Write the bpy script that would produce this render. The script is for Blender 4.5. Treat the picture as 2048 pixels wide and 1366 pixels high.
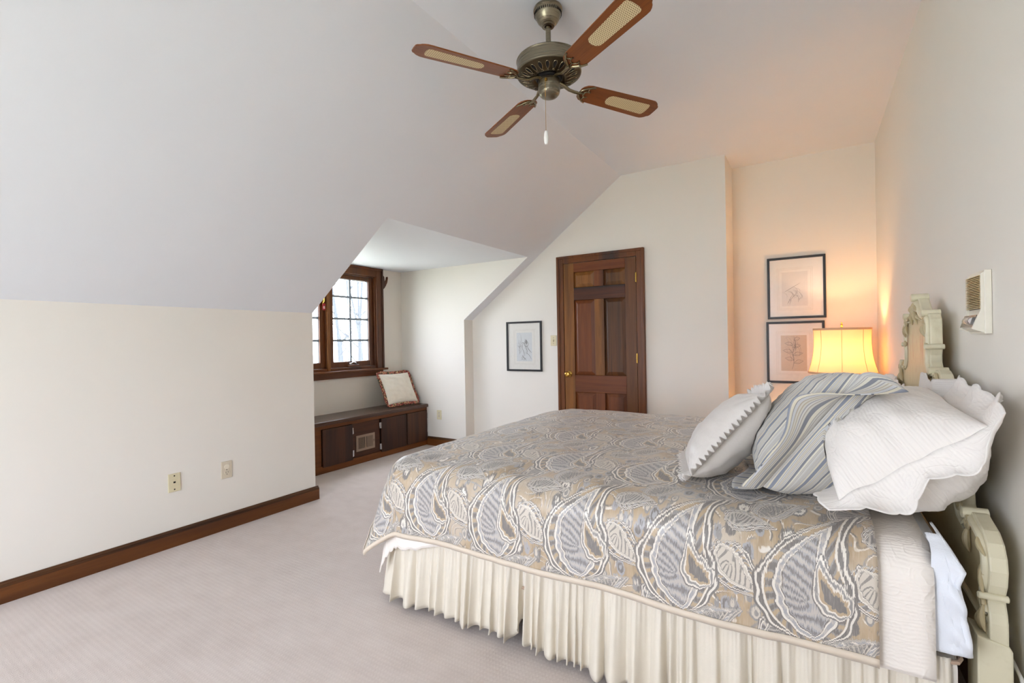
import bpy, bmesh, math, random
import numpy as np
from mathutils import Vector, Matrix, noise as mnoise

# ------------------------------------------------------------------ scene, camera, light
for _o in list(bpy.data.objects):
    bpy.data.objects.remove(_o)
SC = bpy.context.scene
COL = SC.collection
random.seed(7)
RNG = np.random.default_rng(11)
PI = math.pi

VP1 = np.array([1622., 671.]) - [1024, 683]
VP2 = np.array([-514., 708.]) - [1024, 683]
FPX = math.sqrt(-float(VP1 @ VP2))
CAM_P = np.array([0., 0., 1.25])
_Y = np.array([VP1[0], -VP1[1], -FPX]); _Y /= np.linalg.norm(_Y)
_X = -np.array([VP2[0], -VP2[1], -FPX]); _X -= _Y * (_X @ _Y); _X /= np.linalg.norm(_X)
_Z = np.cross(_X, _Y)
CAM_R = np.array([_X, _Y, _Z])

cam_d = bpy.data.cameras.new('camera')
cam = bpy.data.objects.new('camera', cam_d)
COL.objects.link(cam)
cam_d.sensor_width = 36.0
cam_d.lens = FPX / 2048 * 36.0
cam_d.clip_start = 0.02
M4 = Matrix.Identity(4)
for i in range(3):
    for j in range(3):
        M4[i][j] = CAM_R[i][j]
    M4[i][3] = CAM_P[i]
cam.matrix_world = M4
SC.camera = cam

SC.view_settings.view_transform = 'Standard'
SC.view_settings.look = 'None'
SC.view_settings.gamma = 1.0
SC.view_settings.use_curve_mapping = False
SC.view_settings.exposure = EXPOSURE = 1.40

world = bpy.data.worlds.new('overcast_sky')
SC.world = world
world.use_nodes = True
_bg = world.node_tree.nodes['Background']
_bg.inputs[0].default_value = (0.85, 0.91, 1.03, 1)
_bg.inputs[1].default_value = 6.0
try:
    SC.cycles.max_bounces = 14
    SC.cycles.diffuse_bounces = 8
    SC.cycles.transmission_bounces = 8
    SC.cycles.transparent_max_bounces = 12
    SC.cycles.sample_clamp_indirect = 8.0
    SC.cycles.caustics_reflective = False
    SC.cycles.caustics_refractive = False
    SC.cycles.use_denoising = True
except Exception:
    pass

def portal(name, loc, rot, sx, sy):
    l = bpy.data.lights.new(name, 'AREA')
    l.shape = 'RECTANGLE'; l.size = sx; l.size_y = sy
    l.cycles.is_portal = True
    o = bpy.data.objects.new(name, l)
    o.location = loc; o.rotation_euler = rot
    COL.objects.link(o)
    return o

# room dimensions (metres): X right, Y along the ridge away from the camera, Z up
XL, XR = -3.405, 0.473
YB, YF, YN = -1.60, 4.582, 5.012
XNI = -0.621                    # niche side
ZC = 2.854; XRI = -1.565        # flat ceiling, ridge line
ZK = 1.50                       # knee wall top
DY0, DY1 = 2.43, 4.419          # dormer
ZD = 2.136; XW = -4.40
XD = XL + (ZD - ZK) * (XRI - XL) / (ZC - ZK)   # where dormer ceiling meets slope

portal('portal_alcove_window', (XW - 0.10, 3.32, 1.53), (0, -PI / 2, 0), 1.05, 1.15)
portal('portal_gable_window', (0.125, YB - 0.08, 2.31), (PI / 2, 0, 0), 0.55, 0.62)
portal('portal_side_window', (-1.85, YB - 0.08, 1.35), (PI / 2, 0, 0), 2.0, 2.3)

# ------------------------------------------------------------------ node helper
class NT:
    def __init__(s, name):
        s.m = bpy.data.materials.new(name); s.m.use_nodes = True
        s.t = s.m.node_tree; s.n = s.t.nodes; s.l = s.t.links
        s.b = s.n['Principled BSDF']; s.out = s.n['Material Output']
    def node(s, typ, **kw):
        n = s.n.new(typ)
        for k, v in kw.items():
            setattr(n, k, v)
        return n
    def link(s, a, b):
        s.l.new(a, b)
    def setin(s, sock, v):
        if isinstance(v, S): s.l.new(v.s, sock)
        elif hasattr(v, 'is_output'): s.l.new(v, sock)
        else: sock.default_value = v
    def math(s, op, a, b=None, c=None):
        n = s.node('ShaderNodeMath', operation=op)
        s.setin(n.inputs[0], a)
        if b is not None: s.setin(n.inputs[1], b)
        if c is not None: s.setin(n.inputs[2], c)
        return S(s, n.outputs[0])
    def coords(s, kind='Object'):
        return s.node('ShaderNodeTexCoord').outputs[kind]
    def xyz(s, v):
        n = s.node('ShaderNodeSeparateXYZ'); s.setin(n.inputs[0], v)
        return [S(s, n.outputs[i]) for i in range(3)]
    def vec(s, x, y, z=0.0):
        n = s.node('ShaderNodeCombineXYZ')
        for i, v in enumerate((x, y, z)): s.setin(n.inputs[i], v)
        return n.outputs[0]
    def mapping(s, v, scale=(1, 1, 1), rot=(0, 0, 0), loc=(0, 0, 0)):
        n = s.node('ShaderNodeMapping'); s.setin(n.inputs[0], v)
        n.inputs['Scale'].default_value = scale; n.inputs['Rotation'].default_value = rot
        n.inputs['Location'].default_value = loc
        return n.outputs[0]
    def noise(s, v, scale=5, detail=4, rough=0.55, dist=0.0, col=False):
        n = s.node('ShaderNodeTexNoise'); s.setin(n.inputs['Vector'], v)
        n.inputs['Scale'].default_value = scale; n.inputs['Detail'].default_value = detail
        n.inputs['Roughness'].default_value = rough; n.inputs['Distortion'].default_value = dist
        return n.outputs['Color'] if col else S(s, n.outputs['Fac'])
    def voronoi(s, v, scale=5, out='Distance', feature='F1', rnd=1.0):
        n = s.node('ShaderNodeTexVoronoi', feature=feature); s.setin(n.inputs['Vector'], v)
        n.inputs['Scale'].default_value = scale; n.inputs['Randomness'].default_value = rnd
        return n.outputs[out]
    def wave(s, v, scale=5, dist=0, detail=2, dscale=1.0, dirn='X', typ='BANDS'):
        n = s.node('ShaderNodeTexWave', wave_type=typ)
        if typ == 'BANDS': n.bands_direction = dirn
        s.setin(n.inputs['Vector'], v)
        n.inputs['Scale'].default_value = scale; n.inputs['Distortion'].default_value = dist
        n.inputs['Detail'].default_value = detail; n.inputs['Detail Scale'].default_value = dscale
        return S(s, n.outputs['Fac'])
    def ramp(s, f, stops, interp='LINEAR'):
        n = s.node('ShaderNodeValToRGB'); s.setin(n.inputs[0], f)
        r = n.color_ramp; r.interpolation = interp
        while len(r.elements) > 1: r.elements.remove(r.elements[-1])
        r.elements[0].position = stops[0][0]; r.elements[0].color = rgba(stops[0][1])
        for p, c in stops[1:]:
            e = r.elements.new(p); e.color = rgba(c)
        return n.outputs[0]
    def mix(s, f, a, b, mode='MIX'):
        n = s.node('ShaderNodeMix', data_type='RGBA', blend_type=mode)
        s.setin(n.inputs[0], f)
        s.setin(n.inputs[6], rgba(a) if isinstance(a, tuple) else a)
        s.setin(n.inputs[7], rgba(b) if isinstance(b, tuple) else b)
        return n.outputs[2]
    def bump(s, h, strength=0.3, dist=0.01, normal=None):
        n = s.node('ShaderNodeBump'); s.setin(n.inputs['Height'], h)
        n.inputs['Strength'].default_value = strength; n.inputs['Distance'].default_value = dist
        if normal is not None: s.setin(n.inputs['Normal'], normal)
        return n.outputs[0]
    def set(s, **kw):
        names = dict(col='Base Color', rough='Roughness', metal='Metallic', normal='Normal', sheen='Sheen Weight',
                     spec='Specular IOR Level', trans='Transmission Weight', sub='Subsurface Weight', coat='Coat Weight', ior='IOR', alpha='Alpha', coatr='Coat Roughness', aniso='Anisotropic')
        for k, v in kw.items():
            if isinstance(v, tuple): v = rgba(v)
            s.setin(s.b.inputs[names[k]], v)
        return s

class S:
    def __init__(s, t, sock): s.t = t; s.s = sock
    def __add__(a, b): return a.t.math('ADD', a, b)
    __radd__ = __add__
    def __sub__(a, b): return a.t.math('SUBTRACT', a, b)
    def __rsub__(a, b): return a.t.math('SUBTRACT', b, a)
    def __mul__(a, b): return a.t.math('MULTIPLY', a, b)
    __rmul__ = __mul__
    def __truediv__(a, b): return a.t.math('DIVIDE', a, b)
    def __neg__(a): return a.t.math('MULTIPLY', a, -1.0)
    def sin(a): return a.t.math('SINE', a)
    def cos(a): return a.t.math('COSINE', a)
    def abs(a): return a.t.math('ABSOLUTE', a)
    def floor(a): return a.t.math('FLOOR', a)
    def frac(a): return a.t.math('FRACT', a)
    def sqrt(a): return a.t.math('SQRT', a)
    def mod(a, b): return a.t.math('FLOORED_MODULO', a, b)
    def atan2(a, b): return a.t.math('ARCTAN2', a, b)
    def lt(a, b): return a.t.math('LESS_THAN', a, b)
    def gt(a, b): return a.t.math('GREATER_THAN', a, b)
    def max(a, b): return a.t.math('MAXIMUM', a, b)
    def min(a, b): return a.t.math('MINIMUM', a, b)
    def pow(a, b): return a.t.math('POWER', a, b)
    def clamp(a): return a.t.math('MAXIMUM', a.t.math('MINIMUM', a, 1.0), 0.0)

def lin(c):
    return tuple(((x / 12.92) if x <= 0.04045 else ((x + 0.055) / 1.055) ** 2.4) for x in c)
def hexc(h):
    return lin(tuple(int(h[i:i + 2], 16) / 255 for i in (0, 2, 4)))
def rgba(c):
    if isinstance(c, str): c = hexc(c)
    return tuple(c) if len(c) == 4 else (c[0], c[1], c[2], 1.0)

def simple(name, col, rough=0.5, metal=0.0, bump=0.0, bscale=40, **kw):
    t = NT(name)
    c = hexc(col) if isinstance(col, str) else col
    f = t.noise(t.coords(), bscale, 4)
    t.set(col=t.mix(f, tuple(x * 0.93 for x in c), tuple(min(1, x * 1.05) for x in c)), rough=rough, metal=metal, **kw)
    if bump: t.set(normal=t.bump(f, bump, 0.004))
    return t.m

def wood(name, dark, light, axis='Z', scale=1.0, rough=0.38, knots=True, patch=None):
    t = NT(name)
    o = t.coords('Object')
    st = {'X': (0.35, 6, 6), 'Y': (6, 0.35, 6), 'Z': (6, 6, 0.35)}[axis]
    v = t.mapping(o, tuple(a * scale for a in st))
    n1 = t.noise(v, 3.0, 6, 0.6, 0.8)
    st2 = tuple(a * scale * 6 if a > 1 else a * scale * 2 for a in st)
    n2 = t.noise(t.mapping(o, st2), 4.0, 3, 0.6)
    w = (n1 * 18.0).sin() * 0.5 + 0.5
    f = (n1 * 0.55 + w * 0.25 + n2 * 0.3 - 0.1).clamp()
    c = t.ramp(f, [(0.15, dark), (0.55, tuple((a + b) / 2 for a, b in zip(dark, light))), (0.85, light)])
    if patch is not None:
        p = t.noise(t.mapping(o, tuple(a * 0.5 for a in st)), 1.6, 3)
        c = t.mix(((p - 0.5) * 5.0).clamp(), c, patch)
    if knots:
        k = t.voronoi(t.mapping(o, {'X': (1.2, 4, 4), 'Y': (4, 1.2, 4), 'Z': (4, 4, 1.2)}[axis]), 1.3)
        kk = (1.0 - S(t, k) * 9.0).clamp()
        c = t.mix(kk * 0.85, c, tuple(a * 0.25 for a in dark))
    t.set(col=c, rough=rough, normal=t.bump(f, 0.12, 0.003), spec=0.35)
    return t.m

# ------------------------------------------------------------------ mesh helper
class MB:
    def __init__(s): s.v = []; s.f = []; s.uv = None
    def add(s, verts, faces):
        k = len(s.v)
        s.v += [tuple(map(float, p)) for p in verts]
        s.f += [tuple(i + k for i in f) for f in faces]
        return s
    def box(s, a, b):
        x0, y0, z0 = [min(p, q) for p, q in zip(a, b)]; x1, y1, z1 = [max(p, q) for p, q in zip(a, b)]
        return s.add([(x0, y0, z0), (x1, y0, z0), (x1, y1, z0), (x0, y1, z0), (x0, y0, z1), (x1, y0, z1), (x1, y1, z1), (x0, y1, z1)],
                     [(0, 3, 2, 1), (4, 5, 6, 7), (0, 1, 5, 4), (1, 2, 6, 5), (2, 3, 7, 6), (3, 0, 4, 7)])
    def quad(s, *p):
        return s.add(p, [tuple(range(len(p)))])
    def prism(s, poly, fn, d0, d1):
        """poly: 2d points; fn(p, d) -> 3d; closed extruded shape"""
        n = len(poly)
        vs = [fn(p, d0) for p in poly] + [fn(p, d1) for p in poly]
        fs = [tuple(range(n))[::-1], tuple(range(n, 2 * n))] + [(i, (i + 1) % n, n + (i + 1) % n, n + i) for i in range(n)]
        return s.add(vs, fs)
    def lathe(s, prof, c=(0, 0, 0), axis='Z', seg=32, cap=True):
        vs = []; fs = []
        m = len(prof)
        for i in range(seg):
            a = 2 * PI * i / seg
            for r, h in prof:
                x, y = r * math.cos(a), r * math.sin(a)
                p = {'Z': (x, y, h), 'X': (h, x, y), 'Y': (y, h, x)}[axis]
                vs.append(tuple(u + w for u, w in zip(p, c)))
        for i in range(seg):
            j = (i + 1) % seg
            for k in range(m - 1):
                fs.append((i * m + k, j * m + k, j * m + k + 1, i * m + k + 1))
        if cap:
            fs.append(tuple(i * m for i in range(seg))[::-1]); fs.append(tuple(i * m + m - 1 for i in range(seg)))
        return s.add(vs, fs)
    def tube(s, pts, r, seg=10, cap=True, closed=False, flat=1.0):
        pts = [Vector(p) for p in pts]; n = len(pts)
        rs = r if isinstance(r, (list, tuple)) else [r] * n
        vs = []; fs = []
        up = None
        for i in range(n):
            a = pts[(i - 1) % n] if (i > 0 or closed) else pts[i]
            b = pts[(i + 1) % n] if (i < n - 1 or closed) else pts[i]
            t = (b - a)
            t = t.normalized() if t.length > 1e-9 else Vector((0, 0, 1))
            if up is None:
                up = Vector((0, 0, 1)) if abs(t.z) < 0.9 else Vector((0, 1, 0))
            u = t.cross(up)
            if u.length < 1e-6: u = t.orthogonal()
            u.normalize(); w = u.cross(t).normalized(); up = w
            for k in range(seg):
                q = 2 * PI * k / seg
                vs.append(pts[i] + (u * math.cos(q) + w * math.sin(q) * flat) * rs[i])
        m = n if closed else n - 1
        for i in range(m):
            j = (i + 1) % n
            for k in range(seg):
                l = (k + 1) % seg
                fs.append((i * seg + k, i * seg + l, j * seg + l, j * seg + k))
        if cap and not closed:
            fs.append(tuple(range(seg))[::-1]); fs.append(tuple((n - 1) * seg + k for k in range(seg)))
        return s.add(vs, fs)
    def grid(s, P, wrap_u=False, wrap_v=False):
        """P: array [nu][nv][3]"""
        nu, nv = P.shape[:2]
        vs = P.reshape(-1, 3).tolist(); fs = []
        for i in range(nu if wrap_u else nu - 1):
            for j in range(nv if wrap_v else nv - 1):
                i2, j2 = (i + 1) % nu, (j + 1) % nv
                fs.append((i * nv + j, i2 * nv + j, i2 * nv + j2, i * nv + j2))
        return s.add(vs, fs)
    def ico(s, c, r, sx=1, sy=1, sz=1, sub=2):
        bm = bmesh.new(); bmesh.ops.create_icosphere(bm, subdivisions=sub, radius=1)
        vs = [(c[0] + v.co.x * r * sx, c[1] + v.co.y * r * sy, c[2] + v.co.z * r * sz) for v in bm.verts]
        bm.verts.ensure_lookup_table()
        fs = [tuple(v.index for v in f.verts) for f in bm.faces]
        bm.free()
        return s.add(vs, fs)

def wloc(o):
    p = Vector((0, 0, 0))
    while o is not None:
        p += o.location; o = o.parent
    return p

def obj(name, mb, mat, parent=None, smooth=False, bevel=0.0, bseg=2, uv=None, origin=None, subsurf=0, solid=0.0, soff=-1.0, angle=35, kind=None):
    me = bpy.data.meshes.new(name)
    off = wloc(parent) if parent is not None else Vector((0, 0, 0))
    loc = Vector((0, 0, 0))
    if origin is not None:
        loc = Vector(origin) - off; off = Vector(origin)
    me.from_pydata([(x - off.x, y - off.y, z - off.z) for x, y, z in mb.v], [], mb.f)
    me.update()
    bm = bmesh.new(); bm.from_mesh(me)
    bmesh.ops.recalc_face_normals(bm, faces=bm.faces) if (uv is None and solid == 0.0) else None
    bm.to_mesh(me); bm.free()
    if uv is not None:
        L = me.uv_layers.new(name='UVMap')
        u = np.asarray(uv, dtype=np.float32)
        li = np.zeros(len(me.loops), dtype=np.int32); me.loops.foreach_get('vertex_index', li)
        L.data.foreach_set('uv', u[li].ravel())
    if mat is not None: me.materials.append(mat)
    o = bpy.data.objects.new(name, me); COL.objects.link(o)
    o.location = loc
    if parent is not None: o.parent = parent
    if smooth: me.shade_smooth()
    if solid:
        md = o.modifiers.new('solid', 'SOLIDIFY'); md.thickness = solid; md.offset = soff
    if bevel:
        md = o.modifiers.new('bevel', 'BEVEL'); md.width = bevel; md.segments = bseg; md.limit_method = 'ANGLE'; md.angle_limit = math.radians(40)
    if subsurf:
        md = o.modifiers.new('subsurf', 'SUBSURF'); md.levels = subsurf; md.render_levels = subsurf
    if smooth and not subsurf and not solid:
        try:
            me.set_sharp_from_angle(angle=math.radians(angle))
        except Exception:
            pass
    if kind: o['kind'] = kind
    return o

def tag(o, label, cat, group=None, kind=None):
    o['label'] = label; o['category'] = cat
    if group: o['group'] = group
    if kind: o['kind'] = kind
    return o
def empty(name, loc, label, cat, group=None):
    o = bpy.data.objects.new(name, None); COL.objects.link(o)
    o.location = loc; o.empty_display_size = 0.1
    return tag(o, label, cat, group)
def struct(name, mb, mat, **kw):
    return obj(name, mb, mat, kind='structure', **kw)
def fbm(x, y, z=0.0, s=1.0, o=3):
    v = 0; a = 1; t = 0
    for k in range(o):
        v += a * mnoise.noise(Vector((x * s, y * s, z * s + 3.1 * k))); t += a; a *= 0.5; s *= 2.1
    return v / t
def rot2(x, y, a):
    return x * math.cos(a) - y * math.sin(a), x * math.sin(a) + y * math.cos(a)
def sstep(a, b, x):
    t = min(1, max(0, (x - a) / (b - a))); return t * t * (3 - 2 * t)
# ------------------------------------------------------------------ materials of the shell
def paint(name, col, mottling=0.03, rough=0.6):
    t = NT(name)
    c = hexc(col)
    o = t.coords()
    n = t.noise(o, 1.3, 3)
    fine = t.noise(o, 160, 3)
    t.set(col=t.mix(n, tuple(x * (1 - mottling) for x in c), tuple(min(1, x * (1 + mottling)) for x in c)), rough=rough,
          normal=t.bump(fine, 0.05, 0.002), spec=0.25)
    return t.m
M_WALL = paint('cream_wall_paint', 'e5e1d9')
M_CEIL = paint('white_ceiling_paint', 'e2e5ec')
M_WOOD = wood('stained_trim_wood', hexc('3a1f10'), hexc('6b3b1e'), 'Y', patch=hexc('2a1a12'))
M_WOODZ = wood('stained_casing_wood', hexc('4a270f'), hexc('834d24'), 'Z', knots=False, patch=hexc('40302a'))
M_WOODX = wood('stained_head_wood', hexc('4a270f'), hexc('834d24'), 'X', knots=False, patch=hexc('40302a'))
M_WOODY = wood('stained_sill_wood', hexc('4a270f'), hexc('834d24'), 'Y', knots=False, patch=hexc('40302a'))
M_BASE = wood('baseboard_wood', hexc('5a2f12'), hexc('8a5526'), 'Y', patch=hexc('4a2a14'))
M_BASEX = wood('baseboard_wood_across', hexc('5a2f12'), hexc('8a5526'), 'X', patch=hexc('4a2a14'))
M_CAP = wood('baseboard_cap_wood', hexc('3c2210'), hexc('68421f'), 'Y', patch=hexc('2c1a10'))
M_CAPX = wood('baseboard_cap_wood_across', hexc('3c2210'), hexc('68421f'), 'X', patch=hexc('2c1a10'))

def carpet():
    t = NT('cut_pile_carpet')
    o = t.coords()
    big = t.noise(o, 1.1, 3, 0.6)
    mid = t.noise(t.mapping(o, (1, 1.6, 1)), 7, 4)
    x, y, z = t.xyz(o)
    ribs = ((x * 420.0 + mid * 2.0).sin() * 0.5 + 0.5) * ((y * 300.0).sin() * 0.5 + 0.5)
    fine = t.noise(o, 380, 2, 0.7)
    f = (big * 0.45 + mid * 0.35 + fine * 0.35 + ribs * 0.06 - 0.10).clamp()
    t.set(col=t.ramp(f, [(0.2, hexc('bcaea6')), (0.5, hexc('cfc3bc')), (0.8, hexc('dcd2cc'))]), rough=0.95, spec=0.1, sheen=0.15,
          normal=t.bump(fine * 0.9 + ribs * 0.25 + mid * 0.4, 0.5, 0.005))
    return t.m
M_CARPET = carpet()

# ------------------------------------------------------------------ floor, walls, ceilings
def wall_cells(us, vs, holes, fn):
    """rectangles between the break lines us, vs minus holes [(u0,u1,v0,v1)]"""
    mb = MB()
    us = sorted(set(us + [h[i] for h in holes for i in (0, 1)])); vs = sorted(set(vs + [h[i] for h in holes for i in (2, 3)]))
    for a, b in zip(us, us[1:]):
        for c, d in zip(vs, vs[1:]):
            if any(a >= h[0] - 1e-6 and b <= h[1] + 1e-6 and c >= h[2] - 1e-6 and d <= h[3] + 1e-6 for h in holes): continue
            mb.quad(fn(a, c), fn(b, c), fn(b, d), fn(a, d))
    return mb
def reveal(mb, h, fn, fn2):
    u0, u1, v0, v1 = h
    for (a, b), (c, d) in (((u0, v0), (u1, v0)), ((u1, v0), (u1, v1)), ((u1, v1), (u0, v1)), ((u0, v1), (u0, v0))):
        mb.quad(fn(a, b), fn(c, d), fn2(c, d), fn2(a, b))

mb = MB(); mb.quad((XW, YB, 0), (XR, YB, 0), (XR, YN, 0), (XW, YN, 0))
struct('floor', mb, M_CARPET)
mb = MB(); mb.quad((XRI, YB, ZC), (XR, YB, ZC), (XR, YN, ZC), (XRI, YN, ZC))
struct('ceiling', mb, M_CEIL)
def slope(y, x): return (x, y, ZK + (x - XL) * (ZC - ZK) / (XRI - XL))
mb = MB()
for y0, y1, x0 in ((YB, DY0, XL), (DY0, DY1, XD), (DY1, YF, XL)):
    mb.quad(slope(y0, x0), slope(y1, x0), slope(y1, XRI), slope(y0, XRI))
struct('ceiling_slope', mb, M_CEIL)
mb = MB()
for y0, y1 in ((YB, DY0), (DY1, YF)):
    mb.quad((XL, y0, 0), (XL, y1, 0), (XL, y1, ZK), (XL, y0, ZK))
struct('wall_left', mb, M_WALL)
mb = MB()
for y in (DY0, DY1):
    mb.quad((XL, y, 0), (XL, y, ZK), (XD, y, ZD), (XW, y, ZD), (XW, y, 0))
struct('wall_alcove', mb, M_WALL)
mb = MB(); mb.quad((XW, DY0, ZD), (XW, DY1, ZD), (XD, DY1, ZD), (XD, DY0, ZD))
struct('ceiling_alcove', mb, M_CEIL)
WH = (2.625, 4.015, 0.975, 2.065)         # alcove window opening (Y, Z)
mb = wall_cells([DY0, DY1], [0, ZD], [WH], lambda u, v: (XW, u, v))
reveal(mb, WH, lambda u, v: (XW, u, v), lambda u, v: (XW - 0.12, u, v))
struct('wall_window', mb, M_WALL)
mb = MB()
mb.quad((XL, YF, 0), (XNI, YF, 0), (XNI, YF, ZC), (XL, YF, ZC))
mb.quad((XNI, YF, 0), (XNI, YN, 0), (XNI, YN, ZC), (XNI, YF, ZC))
mb.quad((XNI, YN, 0), (XR, YN, 0), (XR, YN, ZC), (XNI, YN, ZC))
struct('wall_far', mb, M_WALL)
mb = MB(); mb.quad((XR, YB, 0), (XR, YN, 0), (XR, YN, ZC), (XR, YB, ZC))
struct('wall_right', mb, M_WALL)
BW = [(-0.06, 0.40, 2.06, 2.60), (-1.80, -0.90, 0.25, 2.40), (-2.82, -2.05, 0.25, 1.80)]  # openings of the added unseen windows, set by the daylight wanted indoors
mb = wall_cells([XL, XR], [0, ZC], BW, lambda u, v: (u, YB, v))
for h in BW: reveal(mb, h, lambda u, v: (u, YB, v), lambda u, v: (u, YB - 0.12, v))
struct('wall_back', mb, M_WALL)

# baseboards: board plus moulded cap
def baseboard(name, p0, p1, n, h=0.105):
    """p0 -> p1 along the wall foot, n = unit normal into the room"""
    p0, p1, n = Vector(p0), Vector(p1), Vector(n)
    ax = abs((p1 - p0).x) > abs((p1 - p0).y)
    prof = [(0, 0), (0.020, 0), (0.020, h - 0.026), (0, h - 0.026)]
    capp = [(0, h - 0.026), (0.020, h - 0.026), (0.0205, h - 0.021), (0.016, h - 0.017), (0.017, h - 0.010), (0.009, h - 0.006), (0.007, h), (0, h)]
    b = MB(); b.prism(prof, lambda p, d: p0 + (p1 - p0) * d + n * p[0] + Vector((0, 0, p[1])), 0, 1)
    o = struct(name, b, M_BASEX if ax else M_BASE)
    c = MB(); c.prism(capp, lambda p, d: p0 + (p1 - p0) * d + n * p[0] + Vector((0, 0, p[1])), 0, 1)
    obj('baseboard_cap', c, M_CAPX if ax else M_CAP, o)
    return o
baseboard('baseboard_left', (XL, YB, 0), (XL, DY0 + 0.02, 0), (1, 0, 0))
baseboard('baseboard_alcove', (-3.985, DY1, 0), (XL - 0.0, DY1, 0), (0, -1, 0))
baseboard('baseboard_far', (XL, YF, 0), (-2.275, YF, 0), (0, -1, 0))
baseboard('baseboard_far_right', (-1.35, YF, 0), (XNI, YF, 0), (0, -1, 0))
baseboard('baseboard_niche', (XNI, YN, 0), (XR, YN, 0), (0, -1, 0))
baseboard('baseboard_right', (XR, YB, 0), (XR, YN, 0), (-1, 0, 0))
baseboard('baseboard_back', (XL, YB, 0), (XR, YB, 0), (0, 1, 0))

# ------------------------------------------------------------------ glass
def glass_mat(name='window_glass', tint=(1, 1, 1), rough=0.02):
    t = NT(name)
    n = t.n
    tr = n.new('ShaderNodeBsdfTransparent'); tr.inputs[0].default_value = (*tint, 1)
    gl = n.new('ShaderNodeBsdfGlossy'); gl.inputs['Roughness'].default_value = rough
    fr = n.new('ShaderNodeFresnel'); gb = n.new('ShaderNodeNewGeometry')
    iorn = t.math('MULTIPLY_ADD', gb.outputs['Backfacing'], 1 / 1.5 - 1.5, 1.5)   # a thin pane: no total reflection at its far face
    t.l.new(iorn.s, fr.inputs[0])
    mx = n.new('ShaderNodeMixShader')
    t.l.new(fr.outputs[0], mx.inputs[0]); t.l.new(tr.outputs[0], mx.inputs[1]); t.l.new(gl.outputs[0], mx.inputs[2])
    t.l.new(mx.outputs[0], t.out.inputs[0])
    return t.m
M_GLASS = glass_mat()
M_PGLASS = glass_mat('matt_picture_glass', rough=0.20)
M_STEEL = simple('brushed_steel', 'a8a8a8', 0.3, 1.0)
M_CHROME = simple('bright_chrome', 'd8dade', 0.12, 1.0)
M_BRASS = simple('polished_brass', 'c9a050', 0.22, 1.0)
M_ANTB = simple('antique_brass', '8d8168', 0.27, 1.0)
M_DARK = simple('dark_void', '14100e', 0.8)
M_MUNT = simple('grey_grille_bar', '8c98a3', 0.5)
M_RED = simple('red_tag_plastic', 'b3202c', 0.45)
M_WHITE = simple('white_plastic', 'f0efe9', 0.4)
M_IVORY = simple('ivory_plastic', 'd9cfae', 0.35)
M_BEIGE = simple('beige_plastic', 'd6cbb6', 0.35)

# ------------------------------------------------------------------ alcove window
XS = XW + 0.035     # casing face
def fr(mb, x0, x1, y0, y1, z0, z1, w, wt=None, wb=None):
    """rectangular frame as four boxes"""
    wt = w if wt is None else wt; wb = w if wb is None else wb
    mb.box((x0, y0, z0), (x1, y0 + w, z1)); mb.box((x0, y1 - w, z0), (x1, y1, z1))
    mb.box((x0, y0 + w, z1 - wt), (x1, y1 - w, z1)); mb.box((x0, y0 + w, z0), (x1, y1 - w, z0 + wb))
win = MB()
win.box((XW + 0.001, 2.555, 0.95), (XS, 2.655, 2.134)); win.box((XW + 0.001, 3.985, 0.95), (XS, 4.085, 2.134))
win.box((XW + 0.001, 2.655, 2.035), (XS - 0.002, 3.985, 2.134))
win.box((XS, 2.555, 0.95), (XS + 0.010, 2.580, 2.134)); win.box((XS, 4.060, 0.95), (XS + 0.010, 4.085, 2.134)); win.box((XS, 2.555, 2.108), (XS + 0.010, 4.085, 2.134))
WIN = struct('window_1', win, M_WOODZ, bevel=0.004)
a = MB(); a.box((XW + 0.001, 2.52, 0.930), (XW + 0.075, 4.115, 0.953)); obj('window_sill', a, M_WOODY, WIN, bevel=0.006)
a = MB(); a.box((XW + 0.001, 2.56, 0.868), (XW + 0.025, 4.08, 0.930)); obj('apron', a, M_WOODY, WIN, bevel=0.004)
a = MB(); fr(a, XW - 0.09, XW + 0.012, 2.64, 4.0, 0.953, 2.052, 0.030)
a.box((XW - 0.09, 3.300, 0.983), (XW + 0.004, 3.345, 2.022)); obj('jamb', a, M_WOODZ, WIN, bevel=0.003)
a = MB(); a.box((XW + 0.003, 3.306, 0.955), (XW + 0.022, 3.339, 2.035))
obj('mullion', a, wood('light_mullion_wood', hexc('6a3d1c'), hexc('9c6836'), 'Z', knots=False), WIN, bevel=0.003)
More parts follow.
